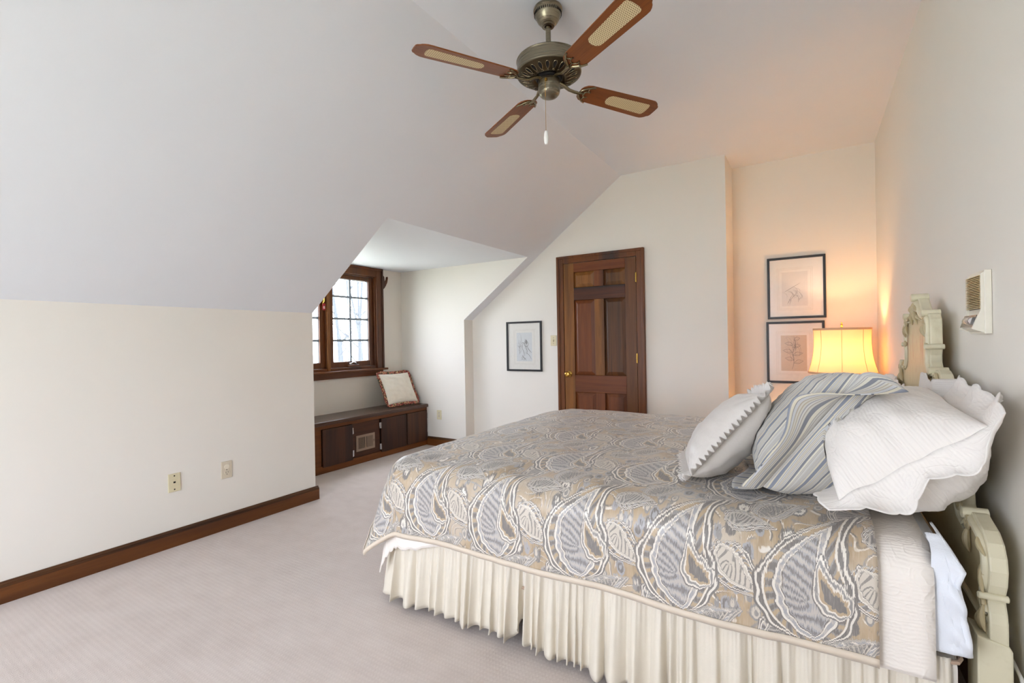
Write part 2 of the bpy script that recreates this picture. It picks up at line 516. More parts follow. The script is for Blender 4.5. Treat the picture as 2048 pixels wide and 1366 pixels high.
for k, (y0, y1) in enumerate(((2.672, 3.298), (3.347, 3.968))):
    a = MB(); fr(a, XW - 0.075, XW - 0.018, y0, y1, 0.985, 2.020, 0.060, 0.045, 0.062)
    sash = obj('sash', a, M_WOODZ, WIN, bevel=0.004)
    a = MB(); a.box((XW - 0.052, y0 + 0.055, 1.04), (XW - 0.046, y1 - 0.055, 1.98)); obj('glass_pane', a, M_GLASS, sash)
    a = MB(); gy0, gy1 = y0 + 0.05, y1 - 0.05
    fr(a, XW - 0.062, XW - 0.038, gy0, gy1, 1.036, 1.984, 0.014)
    a.box((XW - 0.058, (gy0 + gy1) / 2 - 0.012, 1.04), (XW - 0.040, (gy0 + gy1) / 2 + 0.012, 1.98))
    for z in (1.285, 1.527, 1.775): a.box((XW - 0.0575, gy0, z - 0.0115), (XW - 0.0405, gy1, z + 0.0115))
    obj('grille', a, M_MUNT, sash)
    # crank handle
    yc = (y0 + y1) / 2 - 0.01
    a = MB(); a.box((XW - 0.016, yc - 0.075, 0.988), (XW + 0.020, yc + 0.075, 1.010)); h = obj('crank_base', a, M_WOODY, WIN, bevel=0.006)
    a = MB(); a.tube([(XW + 0.008, yc + 0.045, 1.010), (XW + 0.012, yc + 0.03, 1.030), (XW + 0.018, yc - 0.01, 1.040), (XW + 0.022, yc - 0.05, 1.022)], [0.008, 0.008, 0.007, 0.006])
    a.lathe([(0.0, 0), (0.010, 0.004), (0.009, 0.018), (0.0, 0.022)], (XW + 0.022, yc - 0.055, 1.012), 'Z', 12, False)
    obj('crank_handle', a, M_STEEL, h, smooth=True)
# sash lock with its red tag, and the tag hanging from the left crank
a = MB(); a.box((XW - 0.016, 3.262, 1.66), (XW - 0.004, 3.290, 1.80)); a.tube([(XW, 3.274, 1.69), (XW + 0.018, 3.274, 1.70), (XW + 0.026, 3.270, 1.745), (XW + 0.02, 3.268, 1.775)], [0.007, 0.007, 0.006, 0.004])
lk = obj('sash_lock', a, M_BRASS, WIN, smooth=True)
a = MB(); a.box((XW + 0.005, 3.262, 1.61), (XW + 0.008, 3.293, 1.68)); rt = obj('lock_tag', a, M_RED, lk)
a = MB(); a.box((XW + 0.0085, 3.268, 1.626), (XW + 0.010, 3.274, 1.652)); a.box((XW + 0.0085, 3.274, 1.645), (XW + 0.010, 3.284, 1.652)); a.box((XW + 0.0085, 3.278, 1.626), (XW + 0.010, 3.284, 1.642))
obj('tag_print', a, M_WHITE, rt)
a = MB(); a.box((XW + 0.022, 2.99, 0.956), (XW + 0.025, 3.07, 0.985)); obj('crank_tag', a, M_RED, WIN)
# curtain rod bracket beside the casing
a = MB()
prof = [(4.087, 2.055), (4.10, 2.06), (4.112, 2.045), (4.116, 2.00), (4.128, 1.985), (4.150, 2.02), (4.156, 2.052), (4.166, 2.055), (4.172, 2.04), (4.160, 1.985), (4.135, 1.94), (4.112, 1.91), (4.100, 1.90), (4.088, 1.905)]
a.prism(prof, lambda p, d: (d, p[0], p[1]), XW + 0.012, XW + 0.034)
br = obj('curtain_bracket', a, M_WOODZ, bevel=0.003)
tag(br, 'dark wooden curtain rod bracket beside the alcove window casing', 'bracket')

# unseen windows added behind the camera, sized for room light and glass glare
for k, h in enumerate(BW):
    x0, x1, z0, z1 = h
    def fx(mb, xa, xb, za, zb, w, y0, y1):
        mb.box((xa, y0, za), (xa + w, y1, zb)); mb.box((xb - w, y0, za), (xb, y1, zb)); mb.box((xa + w, y0, zb - w), (xb - w, y1, zb)); mb.box((xa + w, y0, za), (xb - w, y1, za + w))
    a = MB(); fx(a, x0 - 0.07, x1 + 0.07, z0 - 0.07, z1 + 0.07, 0.08, YB + 0.001, YB + 0.025)
    w = struct('window_%d' % (k + 2), a, M_WOODX, bevel=0.004)
    a = MB(); fx(a, x0, x1, z0, z1, 0.035, YB - 0.09, YB - 0.04); (a.box((x0, YB - 0.085, (z0 + z1) / 2 - 0.015), (x1, YB - 0.045, (z0 + z1) / 2 + 0.015)) if k else None); s_ = obj('sash', a, M_WOODX, w)
    a = MB(); a.box((x0 + 0.03, YB - 0.066, z0 + 0.03), (x1 - 0.03, YB - 0.062, z1 - 0.03)); obj('glass_pane', a, M_GLASS, s_)

# ------------------------------------------------------------------ door
DX0, DX1, DZ = -2.196, -1.418, 2.045
def dwood(name, a, b, ax, p=None, s=1.0): return wood(name, hexc(a), hexc(b), ax, s, 0.42, False, None if p is None else hexc(p))
M_D = [dwood('door_wood_oak', '5c3413', 'a06a30', 'Z', '402612'), dwood('door_wood_red', '52290f', '8a4c22', 'Z', '3a2010'), dwood('door_wood_dark', '472911', '7d4c24', 'Z', '3a2412'),
       dwood('door_rail_red', '52270f', '844820', 'X', '321d10'), dwood('door_rail_dark', '361a0b', '68351c', 'X', '1f1512')]
a = MB()
cw = 0.075
def casing(mb, x0, x1, z1):
    for xa, xb in ((x0 - cw, x0), (x1, x1 + cw)): mb.box((xa, YF - 0.031, 0), (xb, YF - 0.001, z1 + cw))
    mb.box((x0, YF - 0.031, z1), (x1, YF - 0.001, z1 + cw))
    mb.box((x0 - cw, YF - 0.040, 0), (x0 - cw + 0.028, YF - 0.031, z1 + cw)); mb.box((x1 + cw - 0.028, YF - 0.040, 0), (x1 + cw, YF - 0.031, z1 + cw)); mb.box((x0 - cw + 0.028, YF - 0.040, z1 + cw - 0.028), (x1 + cw - 0.028, YF - 0.031, z1 + cw))
a2 = MB(); casing(a, DX0, DX1, DZ)
DOOR = struct('door_1', a, M_WOODZ, bevel=0.004)
yd0, yd1 = YF - 0.026, YF - 0.002
xs = [DX0 + 0.004, -2.077, -1.853, -1.752, -1.531, DX1 - 0.004]
zs = [0.008, 0.235, 0.708, 0.885, 1.655, 1.785, 1.945, DZ - 0.004]
def slab(name, x0, x1, z0, z1, m): 
    q = MB(); q.box((x0, yd0, z0), (x1, yd1, z1)); return obj(name, q, m, DOOR, bevel=0.003)
slab('stile', xs[0], xs[1], zs[0], zs[7], M_D[0]); slab('stile', xs[4], xs[5], zs[0], zs[7], M_D[2])
slab('top_rail', xs[1], xs[4], zs[6], zs[7], M_D[3]); slab('frieze_rail', xs[1], xs[4], zs[4], zs[5], M_D[4])
slab('lock_rail', xs[1], xs[4], zs[2], zs[3], M_D[3]); slab('bottom_rail', xs[1], xs[4], zs[0], zs[1], M_D[3])
slab('mid_stile', xs[2], xs[3], zs[5], zs[6], M_D[1]); slab('mid_stile', xs[2], xs[3], zs[3], zs[4], M_D[0]); slab('mid_stile', xs[2], xs[3], zs[1], zs[2], M_D[1])
def raised(x0, x1, z0, z1, m, bvl=0.038):
    q = MB(); yo, yi, yc = YF - 0.003, YF - 0.006, YF - 0.021
    i = bvl
    q.add([(x0, yi, z0), (x1, yi, z0), (x1, yi, z1), (x0, yi, z1), (x0 + i, yc, z0 + i), (x1 - i, yc, z0 + i), (x1 - i, yc, z1 - i), (x0 + i, yc, z1 - i), (x0 + i, yc + .002, z0 + i), (x1 - i, yc + .002, z0 + i), (x1 - i, yc + .002, z1 - i), (x0 + i, yc + .002, z1 - i)],
          [(8, 0, 1, 9), (9, 1, 2, 10), (10, 2, 3, 11), (11, 3, 0, 8), (4, 8, 9, 5), (5, 9, 10, 6), (6, 10, 11, 7), (7, 11, 8, 4), (4, 5, 6, 7)])
    return obj('raised_panel', q, m, DOOR)
pm = {5: (M_D[0], M_D[0]), 3: (M_D[1], M_D[2]), 1: (M_D[1], M_D[1])}
for zi in (5, 3, 1):
    raised(xs[1], xs[2], zs[zi], zs[zi + 1], pm[zi][0]); raised(xs[3], xs[4], zs[zi], zs[zi + 1], pm[zi][1])
a = MB(); kx, kz = -2.143, 0.893
a.lathe([(0.0, 0), (0.032, 0.0), (0.032, -0.004), (0.024, -0.010), (0.012, -0.014), (0.011, -0.030), (0.020, -0.036), (0.028, -0.046), (0.029, -0.056), (0.022, -0.066), (0.012, -0.069), (0.010, -0.066), (0.0, -0.066)], (kx, yd0, kz), 'Y', 28, False)
obj('door_knob', a, M_BRASS, DOOR, smooth=True)
for z in (1.84, 1.06, 0.25):
    a = MB(); a.tube([(DX1 - 0.002, yd0 - 0.006, z - 0.047), (DX1 - 0.002, yd0 - 0.006, z + 0.047)], 0.007, 10); a.box((DX1 - 0.012, yd0 - 0.003, z - 0.045), (DX1 + 0.003, yd0, z + 0.045)); obj('hinge', a, M_BRASS, DOOR, smooth=True)

# ------------------------------------------------------------------ outside
a = MB(); a.quad((-70, -50, -3.0), (30, -50, -3.0), (30, 50, -3.0), (-70, 50, -3.0))
t = NT('winter_grass'); f = t.noise(t.coords(), 0.6, 5); t.set(col=t.ramp(f, [(0.3, hexc('cbcdb4')), (0.7, hexc('d6d6c6'))]), rough=0.9)
gr = obj('ground_lawn', a, t.m, kind='structure')
M_BARK = simple('dark_bark', '3f4349', 0.9, bump=0.6, bscale=25)
def tree(x, y, h, r, n, seed):
    rn = random.Random(seed); mb = MB()
    def limb(p, d, L, r0, depth):
        pts = [p]; rs = [r0]; q = Vector(p); d = Vector(d).normalized()
        k = 6
        for i in range(k):
            d = (d + Vector((rn.uniform(-1, 1), rn.uniform(-1, 1), rn.uniform(-0.2, 0.6))) * 0.09).normalized()
            q = q + d * (L / k); pts.append(tuple(q)); rs.append(r0 * (1 - 0.8 * (i + 1) / k))
        mb.tube(pts, rs, 6 if depth else 9)
        if depth < 2:
            for i in range(n if depth == 0 else 4):
                u = rn.uniform(0.3, 0.95); j = min(k - 1, int(u * k)); a_ = rn.uniform(0, 2 * PI)
                dd = Vector((math.cos(a_), math.sin(a_), rn.uniform(0.5, 1.4)))
                limb(pts[j], dd, L * rn.uniform(0.10, 0.20), rs[j] * 0.45, depth + 1)
    limb((x, y, -3.05), (0.02, 0.01, 1), h, r, 0)
    o = obj('bare_tree', mb, M_BARK)
    tag(o, 'bare winter tree standing outside beyond the alcove window', 'tree', 'bare trees outside the window')
for k, (x, y, h, r, n) in enumerate([(-12.0, 9.45, 9, .065, 10), (-15.5, 13.2, 10, .085, 10), (-19.5, 15.5, 11, .10, 10), (-24, 20.4, 12, .12, 10), (-30, 23.9, 13, .14, 10), (-36, 31.0, 14, .15, 10)]):
    tree(x, y, h, r, n, 40 + k)
# ------------------------------------------------------------------ window seat
BX, BY0, BY1 = -4.0, DY0 + 0.004, DY1 - 0.004
M_BENCH = [wood('seat_plank_wood_%s' % n, hexc(a), hexc(b), 'Z', s_, 0.5, True, hexc(p)) for n, a, b, s_, p in (('one', '2e1a12', '5f3c29', 1.0, '241a18'), ('two', '2c1811', '56341f', 1.15, '1d1411'), ('three', '382015', '66422a', 0.9, '2a1d18'))]
M_SEAT = wood('seat_top_wood', hexc('3a251b'), hexc('6b5244'), 'Y', 1.0, 0.28)
M_FRAME = wood('seat_face_frame_wood', hexc('53290f'), hexc('85511f'), 'Y', 1.0, 0.45)
seat = empty('window_seat', (BX, 3.42, 0), 'dark plank window seat with cupboard doors built under the alcove window', 'window seat')
a = MB(); a.box((XW + 0.002, BY0, 0.462), (BX + 0.030, BY1, 0.500)); obj('seat_top', a, M_SEAT, seat, bevel=0.008)
a = MB(); a.box((XW + 0.002, BY0, 0.0), (BX - 0.02, BY1, 0.462)); obj('carcass', a, M_DARK, seat)
a = MB(); a.box((BX - 0.02, BY0, 0.425), (BX + 0.004, BY1, 0.462)); a.box((BX - 0.02, BY0, 0.07), (BX + 0.002, 2.925, 0.425)); a.box((BX - 0.02, 4.405, 0.07), (BX + 0.002, BY1, 0.425)); obj('face_frame', a, M_FRAME, seat, bevel=0.003)
a = MB(); a.box((BX - 0.02, BY0, 0.001), (BX + 0.008, BY1, 0.070)); obj('kick_board', a, M_BASE, seat, bevel=0.004)
a = MB(); a.box((BX - 0.02, 3.292, 0.072), (BX - 0.002, 3.662, 0.424)); pan = obj('register_panel', a, wood('register_panel_wood', hexc('33190f'), hexc('5e3a22'), 'Y', 1.0, 0.5), seat)
for k, (y0, y1, m, hy) in enumerate(((2.93, 3.285, 0, 3.285), (3.672, 4.052, 1, 3.668), (4.066, 4.402, 2, 4.404))):
    a = MB(); n = 3; w = (y1 - y0) / n
    a.box((BX - 0.001, y0, 0.060), (BX + 0.018, y1, 0.424))
    d = obj('cupboard_door', a, M_BENCH[m], seat, bevel=0.003)
    for z in (0.125, 0.355):
        h = MB(); sgn = -1 if k == 1 else 1
        h.box((BX + 0.002, hy, z - 0.03), (BX + 0.012, hy + sgn * 0.018, z + 0.03)); h.tube([(BX + 0.014, hy + sgn * 0.002, z - 0.032), (BX + 0.014, hy + sgn * 0.002, z + 0.032)], 0.006, 8)
        obj('hinge', h, M_CHROME, d)
# hot air register
a = MB(); ry0, ry1, rz0, rz1 = 3.339, 3.587, 0.128, 0.292
M_REG = simple('bronze_register_enamel', '9b8573', 0.45)
x = BX - 0.002
fr(a, x, x + 0.006, ry0, ry1, rz0, rz1, 0.026, 0.024, 0.024)
a.box((x, (ry0 + ry1) / 2 - 0.008, rz0 + 0.02), (x + 0.006, (ry0 + ry1) / 2 + 0.008, rz1 - 0.02))
yy = ry0 + 0.030
while yy < ry1 - 0.03:
    if abs(yy - (ry0 + ry1) / 2) > 0.012:
        wd = 0.0018 if yy < (ry0 + ry1) / 2 else 0.0042
        a.box((x, yy, rz0 + 0.022), (x + 0.004, yy + wd, rz1 - 0.022))
    yy += 0.0075
for z in np.linspace(rz0 + 0.03, rz1 - 0.03, 12): a.box((x, ry0 + 0.026, z), (x + 0.002, (ry0 + ry1) / 2, z + 0.0015))
a.box((x + 0.004, ry1 - 0.018, (rz0 + rz1) / 2 - 0.012), (x + 0.016, ry1 - 0.010, (rz0 + rz1) / 2 + 0.012))
reg = obj('air_register', a, M_REG, seat)
a = MB(); a.box((x + 0.0002, ry0 + 0.02, rz0 + 0.02), (x + 0.0008, ry1 - 0.02, rz1 - 0.02)); obj('duct_opening', a, M_DARK, reg)

# ------------------------------------------------------------------ wall plates
def plate(name, label, c, n, w, h, mat, cat):
    """c centre on the wall, n = room normal axis"""
    c = Vector(c); n = Vector(n); u = Vector((-n.y, n.x, 0)); z = Vector((0, 0, 1))
    t = empty(name, tuple(c), label, cat)
    a = MB(); a.prism([(-w / 2, -h / 2), (w / 2, -h / 2), (w / 2, h / 2), (-w / 2, h / 2)], lambda p, d: c + u * p[0] + z * p[1] + n * d, 0.0005, 0.006)
    obj('cover_plate', a, mat, t, bevel=0.0025)
    def disc(nm, du, dz, r, m, d0=0.006, d1=0.0072, sq=1.0, parent=t, seg=18):
        b = MB(); pl = [(du + r * math.cos(q), dz + r * sq * math.sin(q)) for q in np.linspace(0, 2 * PI, seg, endpoint=False)]
        b.prism(pl, lambda p, d: c + u * p[0] + z * p[1] + n * d, d0, d1); return obj(nm, b, m, parent)
    def rect(nm, u0, u1, z0, z1, m, d0=0.006, d1=0.0075, parent=t):
        b = MB(); b.prism([(u0, z0), (u1, z0), (u1, z1), (u0, z1)], lambda p, d: c + u * p[0] + z * p[1] + n * d, d0, d1); return obj(nm, b, m, parent)
    return t, disc, rect
t, disc, rect = plate('phone_jack', 'ivory phone jack plate with three dark holes low on the left wall', (XL, 1.423, 0.397), (1, 0, 0), 0.070, 0.115, M_IVORY, 'phone jack')
for dz in (0.042, -0.042): disc('screw', 0, dz, 0.0042, M_DARK)
rect('jack_socket', -0.006, 0.006, -0.003, 0.007, M_DARK); 
t, disc, rect = plate('wall_outlet', 'beige power outlet with a child cap in its upper socket on the left wall', (XL, 1.740, 0.403), (1, 0, 0), 0.072, 0.115, M_BEIGE, 'outlet')
M_CAPW = simple('safety_cap_plastic', 'e6dcc8', 0.3)
s1 = disc('safety_cap', 0, 0.021, 0.0165, M_CAPW, 0.006, 0.010); s2 = disc('socket', 0, -0.021, 0.0165, M_BEIGE, 0.006, 0.0085)
disc('screw', 0, 0, 0.003, M_DARK)
rect('slot', -0.008, -0.0055, -0.021, -0.011, M_DARK, 0.0085, 0.0092, s2); rect('slot', 0.0055, 0.008, -0.021, -0.011, M_DARK, 0.0085, 0.0092, s2); disc('ground_hole', 0, -0.030, 0.0028, M_DARK, 0.0085, 0.0092, 1, s2)
t, disc, rect = plate('wall_outlet', 'ivory double outlet on the bright alcove side wall beside the window seat', (-3.801, DY1, 0.375), (0, -1, 0), 0.070, 0.112, M_IVORY, 'outlet')
for dz in (0.020, -0.020):
    s2 = disc('socket', 0, dz, 0.016, M_BEIGE, 0.006, 0.0085)
    rect('slot', -0.008, -0.0055, dz, dz + 0.009, M_DARK, 0.0085, 0.0092, s2); rect('slot', 0.0055, 0.008, dz, dz + 0.009, M_DARK, 0.0085, 0.0092, s2)
disc('screw', 0, 0, 0.003, M_DARK)
t, disc, rect = plate('light_switch', 'ivory light switch on the wall between framed sketch and door', (-2.332, YF, 1.243), (0, -1, 0), 0.070, 0.112, M_IVORY, 'light switch')
sl = rect('toggle_slot', -0.005, 0.005, -0.012, 0.012, simple('switch_slot_shadow', '8c7f5c', 0.5), 0.006, 0.0068)
rect('toggle', -0.0035, 0.0035, -0.002, 0.009, M_IVORY, 0.0068, 0.016, sl)
for dz in (0.030, -0.030): disc('screw', 0, dz, 0.003, M_DARK)

# ------------------------------------------------------------------ framed sketches
M_FRAMEB = simple('black_picture_frame', '1b1a1c', 0.35, bump=0.2, bscale=60)
M_MAT = simple('white_mat_board', 'e9e6df', 0.8)
M_PAPER1 = simple('cool_sketch_paper', 'd6d9da', 0.8, bump=0.1)
M_PAPER2 = simple('warm_sketch_paper', 'd0bfa8', 0.8, bump=0.1)
M_PENCIL = simple('pencil_line', '55504d', 0.7)
M_GROOVE = simple('mat_groove_line', 'b9b2a4', 0.8)
def picture(x0, x1, z0, z1, yw, label, paper, pr, strokes, fw=0.020, tilt=0.0):
    cx_, cz_ = (x0 + x1) / 2, (z0 + z1) / 2
    t = empty('framed_sketch', (cx_, yw, cz_), label, 'picture')
    def rc(mb, u0, u1, w0, w1, y0, y1): mb.box((u0, yw - y0, w0), (u1, yw - y1, w1))
    a = MB()
    for (i, d) in ((0, 0.018), (1, 0.022)):
        e = fw * (0.55 if i else 1.0)
        rc(a, x0, x0 + e, z0, z1, 0.001 if not i else 0.018, d); rc(a, x1 - e, x1, z0, z1, 0.001 if not i else 0.018, d)
        rc(a, x0 + e, x1 - e, z1 - e, z1, 0.001 if not i else 0.018, d); rc(a, x0 + e, x1 - e, z0, z0 + e, 0.001 if not i else 0.018, d)
    obj('frame', a, M_FRAMEB, t, bevel=0.002)
    a = MB(); rc(a, x0 + fw * 0.8, x1 - fw * 0.8, z0 + fw * 0.8, z1 - fw * 0.8, 0.002, 0.006); mt = obj('mat_board', a, M_MAT, t)
    W, H = x1 - x0, z1 - z0
    p0, p1, q0, q1 = x0 + pr[0] * W, x0 + pr[1] * W, z0 + pr[2] * H, z0 + pr[3] * H
    a = MB(); g = 0.030 if W < 0.46 else 0.034
    for g in (0.024, 0.036):
        l = 0.0010
        rc(a, p0 - g, p1 + g, q0 - g, q0 - g + l, 0.006, 0.0063); rc(a, p0 - g, p1 + g, q1 + g - l, q1 + g, 0.006, 0.0063)
        rc(a, p0 - g, p0 - g + l, q0 - g + l, q1 + g - l, 0.006, 0.0063); rc(a, p1 + g - l, p1 + g, q0 - g + l, q1 + g - l, 0.006, 0.0063)
    obj('mat_lines', a, M_GROOVE, mt)
    a = MB(); rc(a, p0, p1, q0, q1, 0.006, 0.0066); dr = obj('drawing', a, paper, t)
    a = MB()
    for st in strokes:
        wd, pts = st[0], st[1:]
        P_ = [Vector((p0 + u * (p1 - p0), yw - 0.0069, q0 + v * (q1 - q0))) for u, v in catmull(pts)]
        L_ = []; R_ = []
        for i, p in enumerate(P_):
            d = (P_[min(i + 1, len(P_) - 1)] - P_[max(0, i - 1)]); n = Vector((-d.z, 0, d.x)).normalized()
            w = wd * (0.35 + 0.65 * math.sin(PI * (i + 0.5) / len(P_)))
            L_.append(p + n * w); R_.append(p - n * w)
        a.grid(np.array([[tuple(q) for q in L_], [tuple(q) for q in R_]]))
    obj('pencil_lines', a, M_PENCIL, dr)
    a = MB(); rc(a, x0 + fw * 0.9, x1 - fw * 0.9, z0 + fw * 0.9, z1 - fw * 0.9, 0.010, 0.0115); obj('glass', a, M_PGLASS, t)
    return t
def catmull(pts, n=6):
    out = []; P_ = [pts[0]] + list(pts) + [pts[-1]]
    for i in range(1, len(P_) - 2):
        a, b, c, d = [np.array(q) for q in P_[i - 1:i + 3]]
        for k in range(n):
            t = k / n
            out.append(0.5 * ((2 * b) + (-a + c) * t + (2 * a - 5 * b + 4 * c - d) * t * t + (-a + 3 * b - 3 * c + d) * t ** 3))
    out.append(np.array(pts[-1])); return out
rs_ = random.Random(5)
def scribble(cx_, cy_, rx, ry, n, wd, ang=0.0):
    o = []
    for i in range(n):
        a = rs_.uniform(0, 6.28); r0 = rs_.uniform(0.1, 1)
        p = (cx_ + math.cos(a) * rx * r0, cy_ + math.sin(a) * ry * r0); L_ = rs_.uniform(0.3, 0.9)
        th = ang + rs_.uniform(-0.5, 0.5)
        q = [(p[0] + math.cos(th + 0.4 * k) * rx * L_ * k * 0.5, p[1] + math.sin(th + 0.4 * k) * ry * L_ * k * 0.5) for k in range(4)]
        o.append((wd * rs_.uniform(0.6, 1.2), *[(min(.97, max(.03, x)), min(.97, max(.03, y))) for x, y in q]))
    return o
# plain leaf-and-branch pencil studies
sk1 = [(0.0016, (0.42, 0.62), (0.36, 0.50), (0.46, 0.30), (0.50, 0.18)), (0.0022, (0.55, 0.72), (0.72, 0.68), (0.74, 0.56), (0.60, 0.50), (0.50, 0.60), (0.55, 0.72)), (0.0020, (0.62, 0.55), (0.80, 0.40), (0.96, 0.30)),
       (0.0018, (0.30, 0.60), (0.40, 0.66), (0.50, 0.60)), (0.0022, (0.34, 0.22), (0.48, 0.12), (0.62, 0.03)), (0.0018, (0.60, 0.30), (0.80, 0.22), (0.94, 0.08)), (0.001, (0.05, 0.55), (0.2, 0.5), (0.3, 0.55))]
sk1 += scribble(0.60, 0.62, 0.10, 0.09, 26, 0.0012, 0.8) + scribble(0.2, 0.45, 0.16, 0.25, 16, 0.0007, 0.5) + scribble(0.65, 0.3, 0.2, 0.2, 18, 0.0006, 0.9) + scribble(0.5, 0.12, 0.14, 0.1, 12, 0.001, 2.4)
sk2 = [(0.0012, (0.10, 0.42), (0.35, 0.52), (0.70, 0.66)), (0.0014, (0.22, 0.06), (0.30, 0.18), (0.38, 0.30)), (0.0012, (0.30, 0.05), (0.36, 0.2), (0.5, 0.32)), (0.0010, (0.60, 0.3), (0.66, 0.2), (0.62, 0.1))] + scribble(0.5, 0.25, 0.35, 0.2, 18, 0.0007, 0.8)
sk3 = [(0.0016, (0.42, 0.04), (0.50, 0.25), (0.46, 0.50), (0.56, 0.74), (0.52, 0.96))]
for k, (y, sd, L) in enumerate(((0.22, 1, .36), (0.30, -1, .34), (0.44, 1, .40), (0.52, -1, .38), (0.66, 1, .30), (0.72, -1, .34), (0.86, 1, .24))):
    x = 0.48 + 0.03 * math.sin(y * 9)
    sk3 += [(0.0013, (x, y), (x + sd * L * .4, y + .09), (x + sd * L, y + .06)), (0.0012, (x, y), (x + sd * L * .5, y - .01), (x + sd * L, y + .06)), (0.0007, (x, y), (x + sd * L * .9, y + .055))]
sk3 += scribble(0.5, 0.5, 0.30, 0.34, 26, 0.0005, 0.9)
picture(-2.920, -2.472, 0.910, 1.460, YF, 'black framed pencil sketch hanging alone left of the door beside the switch', M_PAPER1, (0.285, 0.725, 0.20, 0.775), sk1)
picture(-0.335, 0.117, 1.405, 1.961, YN, 'upper framed sketch in the niche with window glare on its glass', simple('pale_sketch_paper', 'dddad4', 0.8), (0.255, 0.70, 0.205, 0.755), sk2)
picture(-0.349, 0.103, 0.822, 1.380, YN, 'lower framed sketch in the niche partly behind the lamp shade', M_PAPER2, (0.255, 0.70, 0.200, 0.775), sk3)

# ------------------------------------------------------------------ ribbed wall unit
M_UNIT = simple('cream_unit_plastic', 'e2ddcf', 0.35)
M_RIB = simple('tan_grille_plastic', 'bfa878', 0.4)
uy0, uy1 = 2.030, 2.185
un = empty('wall_unit', (XR, (uy0 + uy1) / 2, 1.34), 'cream plastic wall unit with ribbed grille and chrome front on the headboard wall', 'wall unit')
a = MB(); a.box((XR - 0.018, uy0 - 0.004, 1.246), (XR - 0.0005, uy1 + 0.004, 1.444)); obj('back_plate', a, M_UNIT, un, bevel=0.002)
a = MB(); a.prism([(XR - 0.018, 1.438), (0.4475, 1.432), (0.4475, 1.322), (0.426, 1.262), (XR - 0.018, 1.250)], lambda p, d: (p[0], d, p[1]), uy0, uy0 + 0.010)
a.prism([(XR - 0.018, 1.438), (0.4475, 1.432), (0.4475, 1.322), (0.426, 1.262), (XR - 0.018, 1.250)], lambda p, d: (p[0], d, p[1]), uy1 - 0.006, uy1)
a.prism([(XR - 0.018, 1.437), (0.4530, 1.431), (0.4530, 1.322), (0.434, 1.264), (XR - 0.018, 1.2505)], lambda p, d: (p[0], d, p[1]), uy0 + 0.010, uy1 - 0.006)
obj('housing', a, M_UNIT, un)
a = MB()
for z in np.linspace(1.326, 1.426, 19): a.box((0.4435, uy0 + 0.003, z), (0.4535, uy1 - 0.006, z + 0.0027))
gl_ = obj('grille', a, M_RIB, un)
a = MB(); a.box((0.4522, uy0 + 0.011, 1.324), (0.4529, uy1 - 0.007, 1.430)); obj('grille_gap_shade', a, simple('grille_shadow_plastic', '5a4a30', 0.7), gl_)  # dark sheet painting in the shade between the grille ribs
a = MB(); a.prism([(0.4400, 1.306), (0.4280, 1.268), (0.4340, 1.266), (0.4460, 1.304)], lambda p, d: (p[0], d, p[1]), uy0 + 0.010, uy1 - 0.006)
pl_ = obj('chrome_panel', a, simple('dark_chrome', '4a4c50', 0.12, 1.0), un)
a = MB(); a.lathe([(0, 0), (0.011, 0), (0.013, 0.004), (0.013, 0.070), (0.011, 0.074), (0, 0.074)], (0.435, uy0 + 0.028, 1.287), 'Y', 18, False); obj('lamp_lens', a, M_CHROME, pl_, smooth=True)

# ------------------------------------------------------------------ ceiling fan
FX, FY = -1.060, 2.080
fan = empty('ceiling_fan', (FX, FY, ZC), 'antique brass ceiling fan with four wood blades and cane insets', 'ceiling fan')
t = NT('brushed_antique_brass'); o_ = t.coords(); n_ = t.noise(t.mapping(o_, (2, 2, 120)), 3, 2)
t.set(col=t.mix(n_, hexc('77705f'), hexc('9c9380')), metal=1.0, rough=t.math('MULTIPLY_ADD', n_, 0.18, 0.20), normal=t.bump(n_, 0.05, 0.002))
M_FANB = t.m
M_FAND = simple('dark_antique_brass', '5d523f', 0.35, 1.0)
a = MB(); a.lathe([(0.0, 0), (0.068, 0), (0.070, -0.006), (0.070, -0.012), (0.066, -0.016), (0.063, -0.036), (0.050, -0.062), (0.036, -0.077), (0.030, -0.081), (0.030, -0.087), (0.017, -0.089), (0.017, -0.083)], (FX, FY, ZC), 'Z', 40, False)
cn = obj('canopy', a, M_FANB, fan, smooth=True)
a = MB()
for i in range(40):
    q = 2 * PI * i / 40
    c_, s_ = math.cos(q), math.sin(q)
    a.prism([(-0.0018, -0.022), (0.0018, -0.022), (0.0018, -0.034), (-0.0018, -0.034)], lambda p, d: (FX + c_ * d - s_ * p[0], FY + s_ * d + c_ * p[0], ZC + p[1]), 0.0620, 0.0665)
obj('vent_slots', a, M_DARK, cn)
a = MB(); a.tube([(FX, FY, 2.765), (FX, FY, 2.640)], 0.0125, 20); obj('downrod', a, M_FANB, fan, smooth=True)
a = MB(); a.lathe([(0.0, 2.6480), (0.030, 2.6480), (0.034, 2.6350), (0.060, 2.6260), (0.120, 2.6120), (0.148, 2.6040), (0.155, 2.6000), (0.157, 2.5960), (0.154, 2.5920), (0.154, 2.5450), (0.157, 2.5410), (0.156, 2.5360), (0.150, 2.5330), (0.146, 2.5320), (0.0, 2.5320)], (FX, FY, 0), 'Z', 64, False)
mh = obj('motor_housing', a, M_FANB, fan, smooth=True)
a = MB(); a.lathe([(0.152, 2.5335), (0.142, 2.5280), (0.085, 2.5100), (0.078, 2.5120), (0.070, 2.5200), (0.0, 2.5200)], (FX, FY, 0), 'Z', 64, False)
gr_ = obj('vent_grille', a, M_FAND, fan, smooth=True)
a = MB(); b = MB()
def con(r): return 2.528 - (0.142 - r) * (0.018 / 0.057)
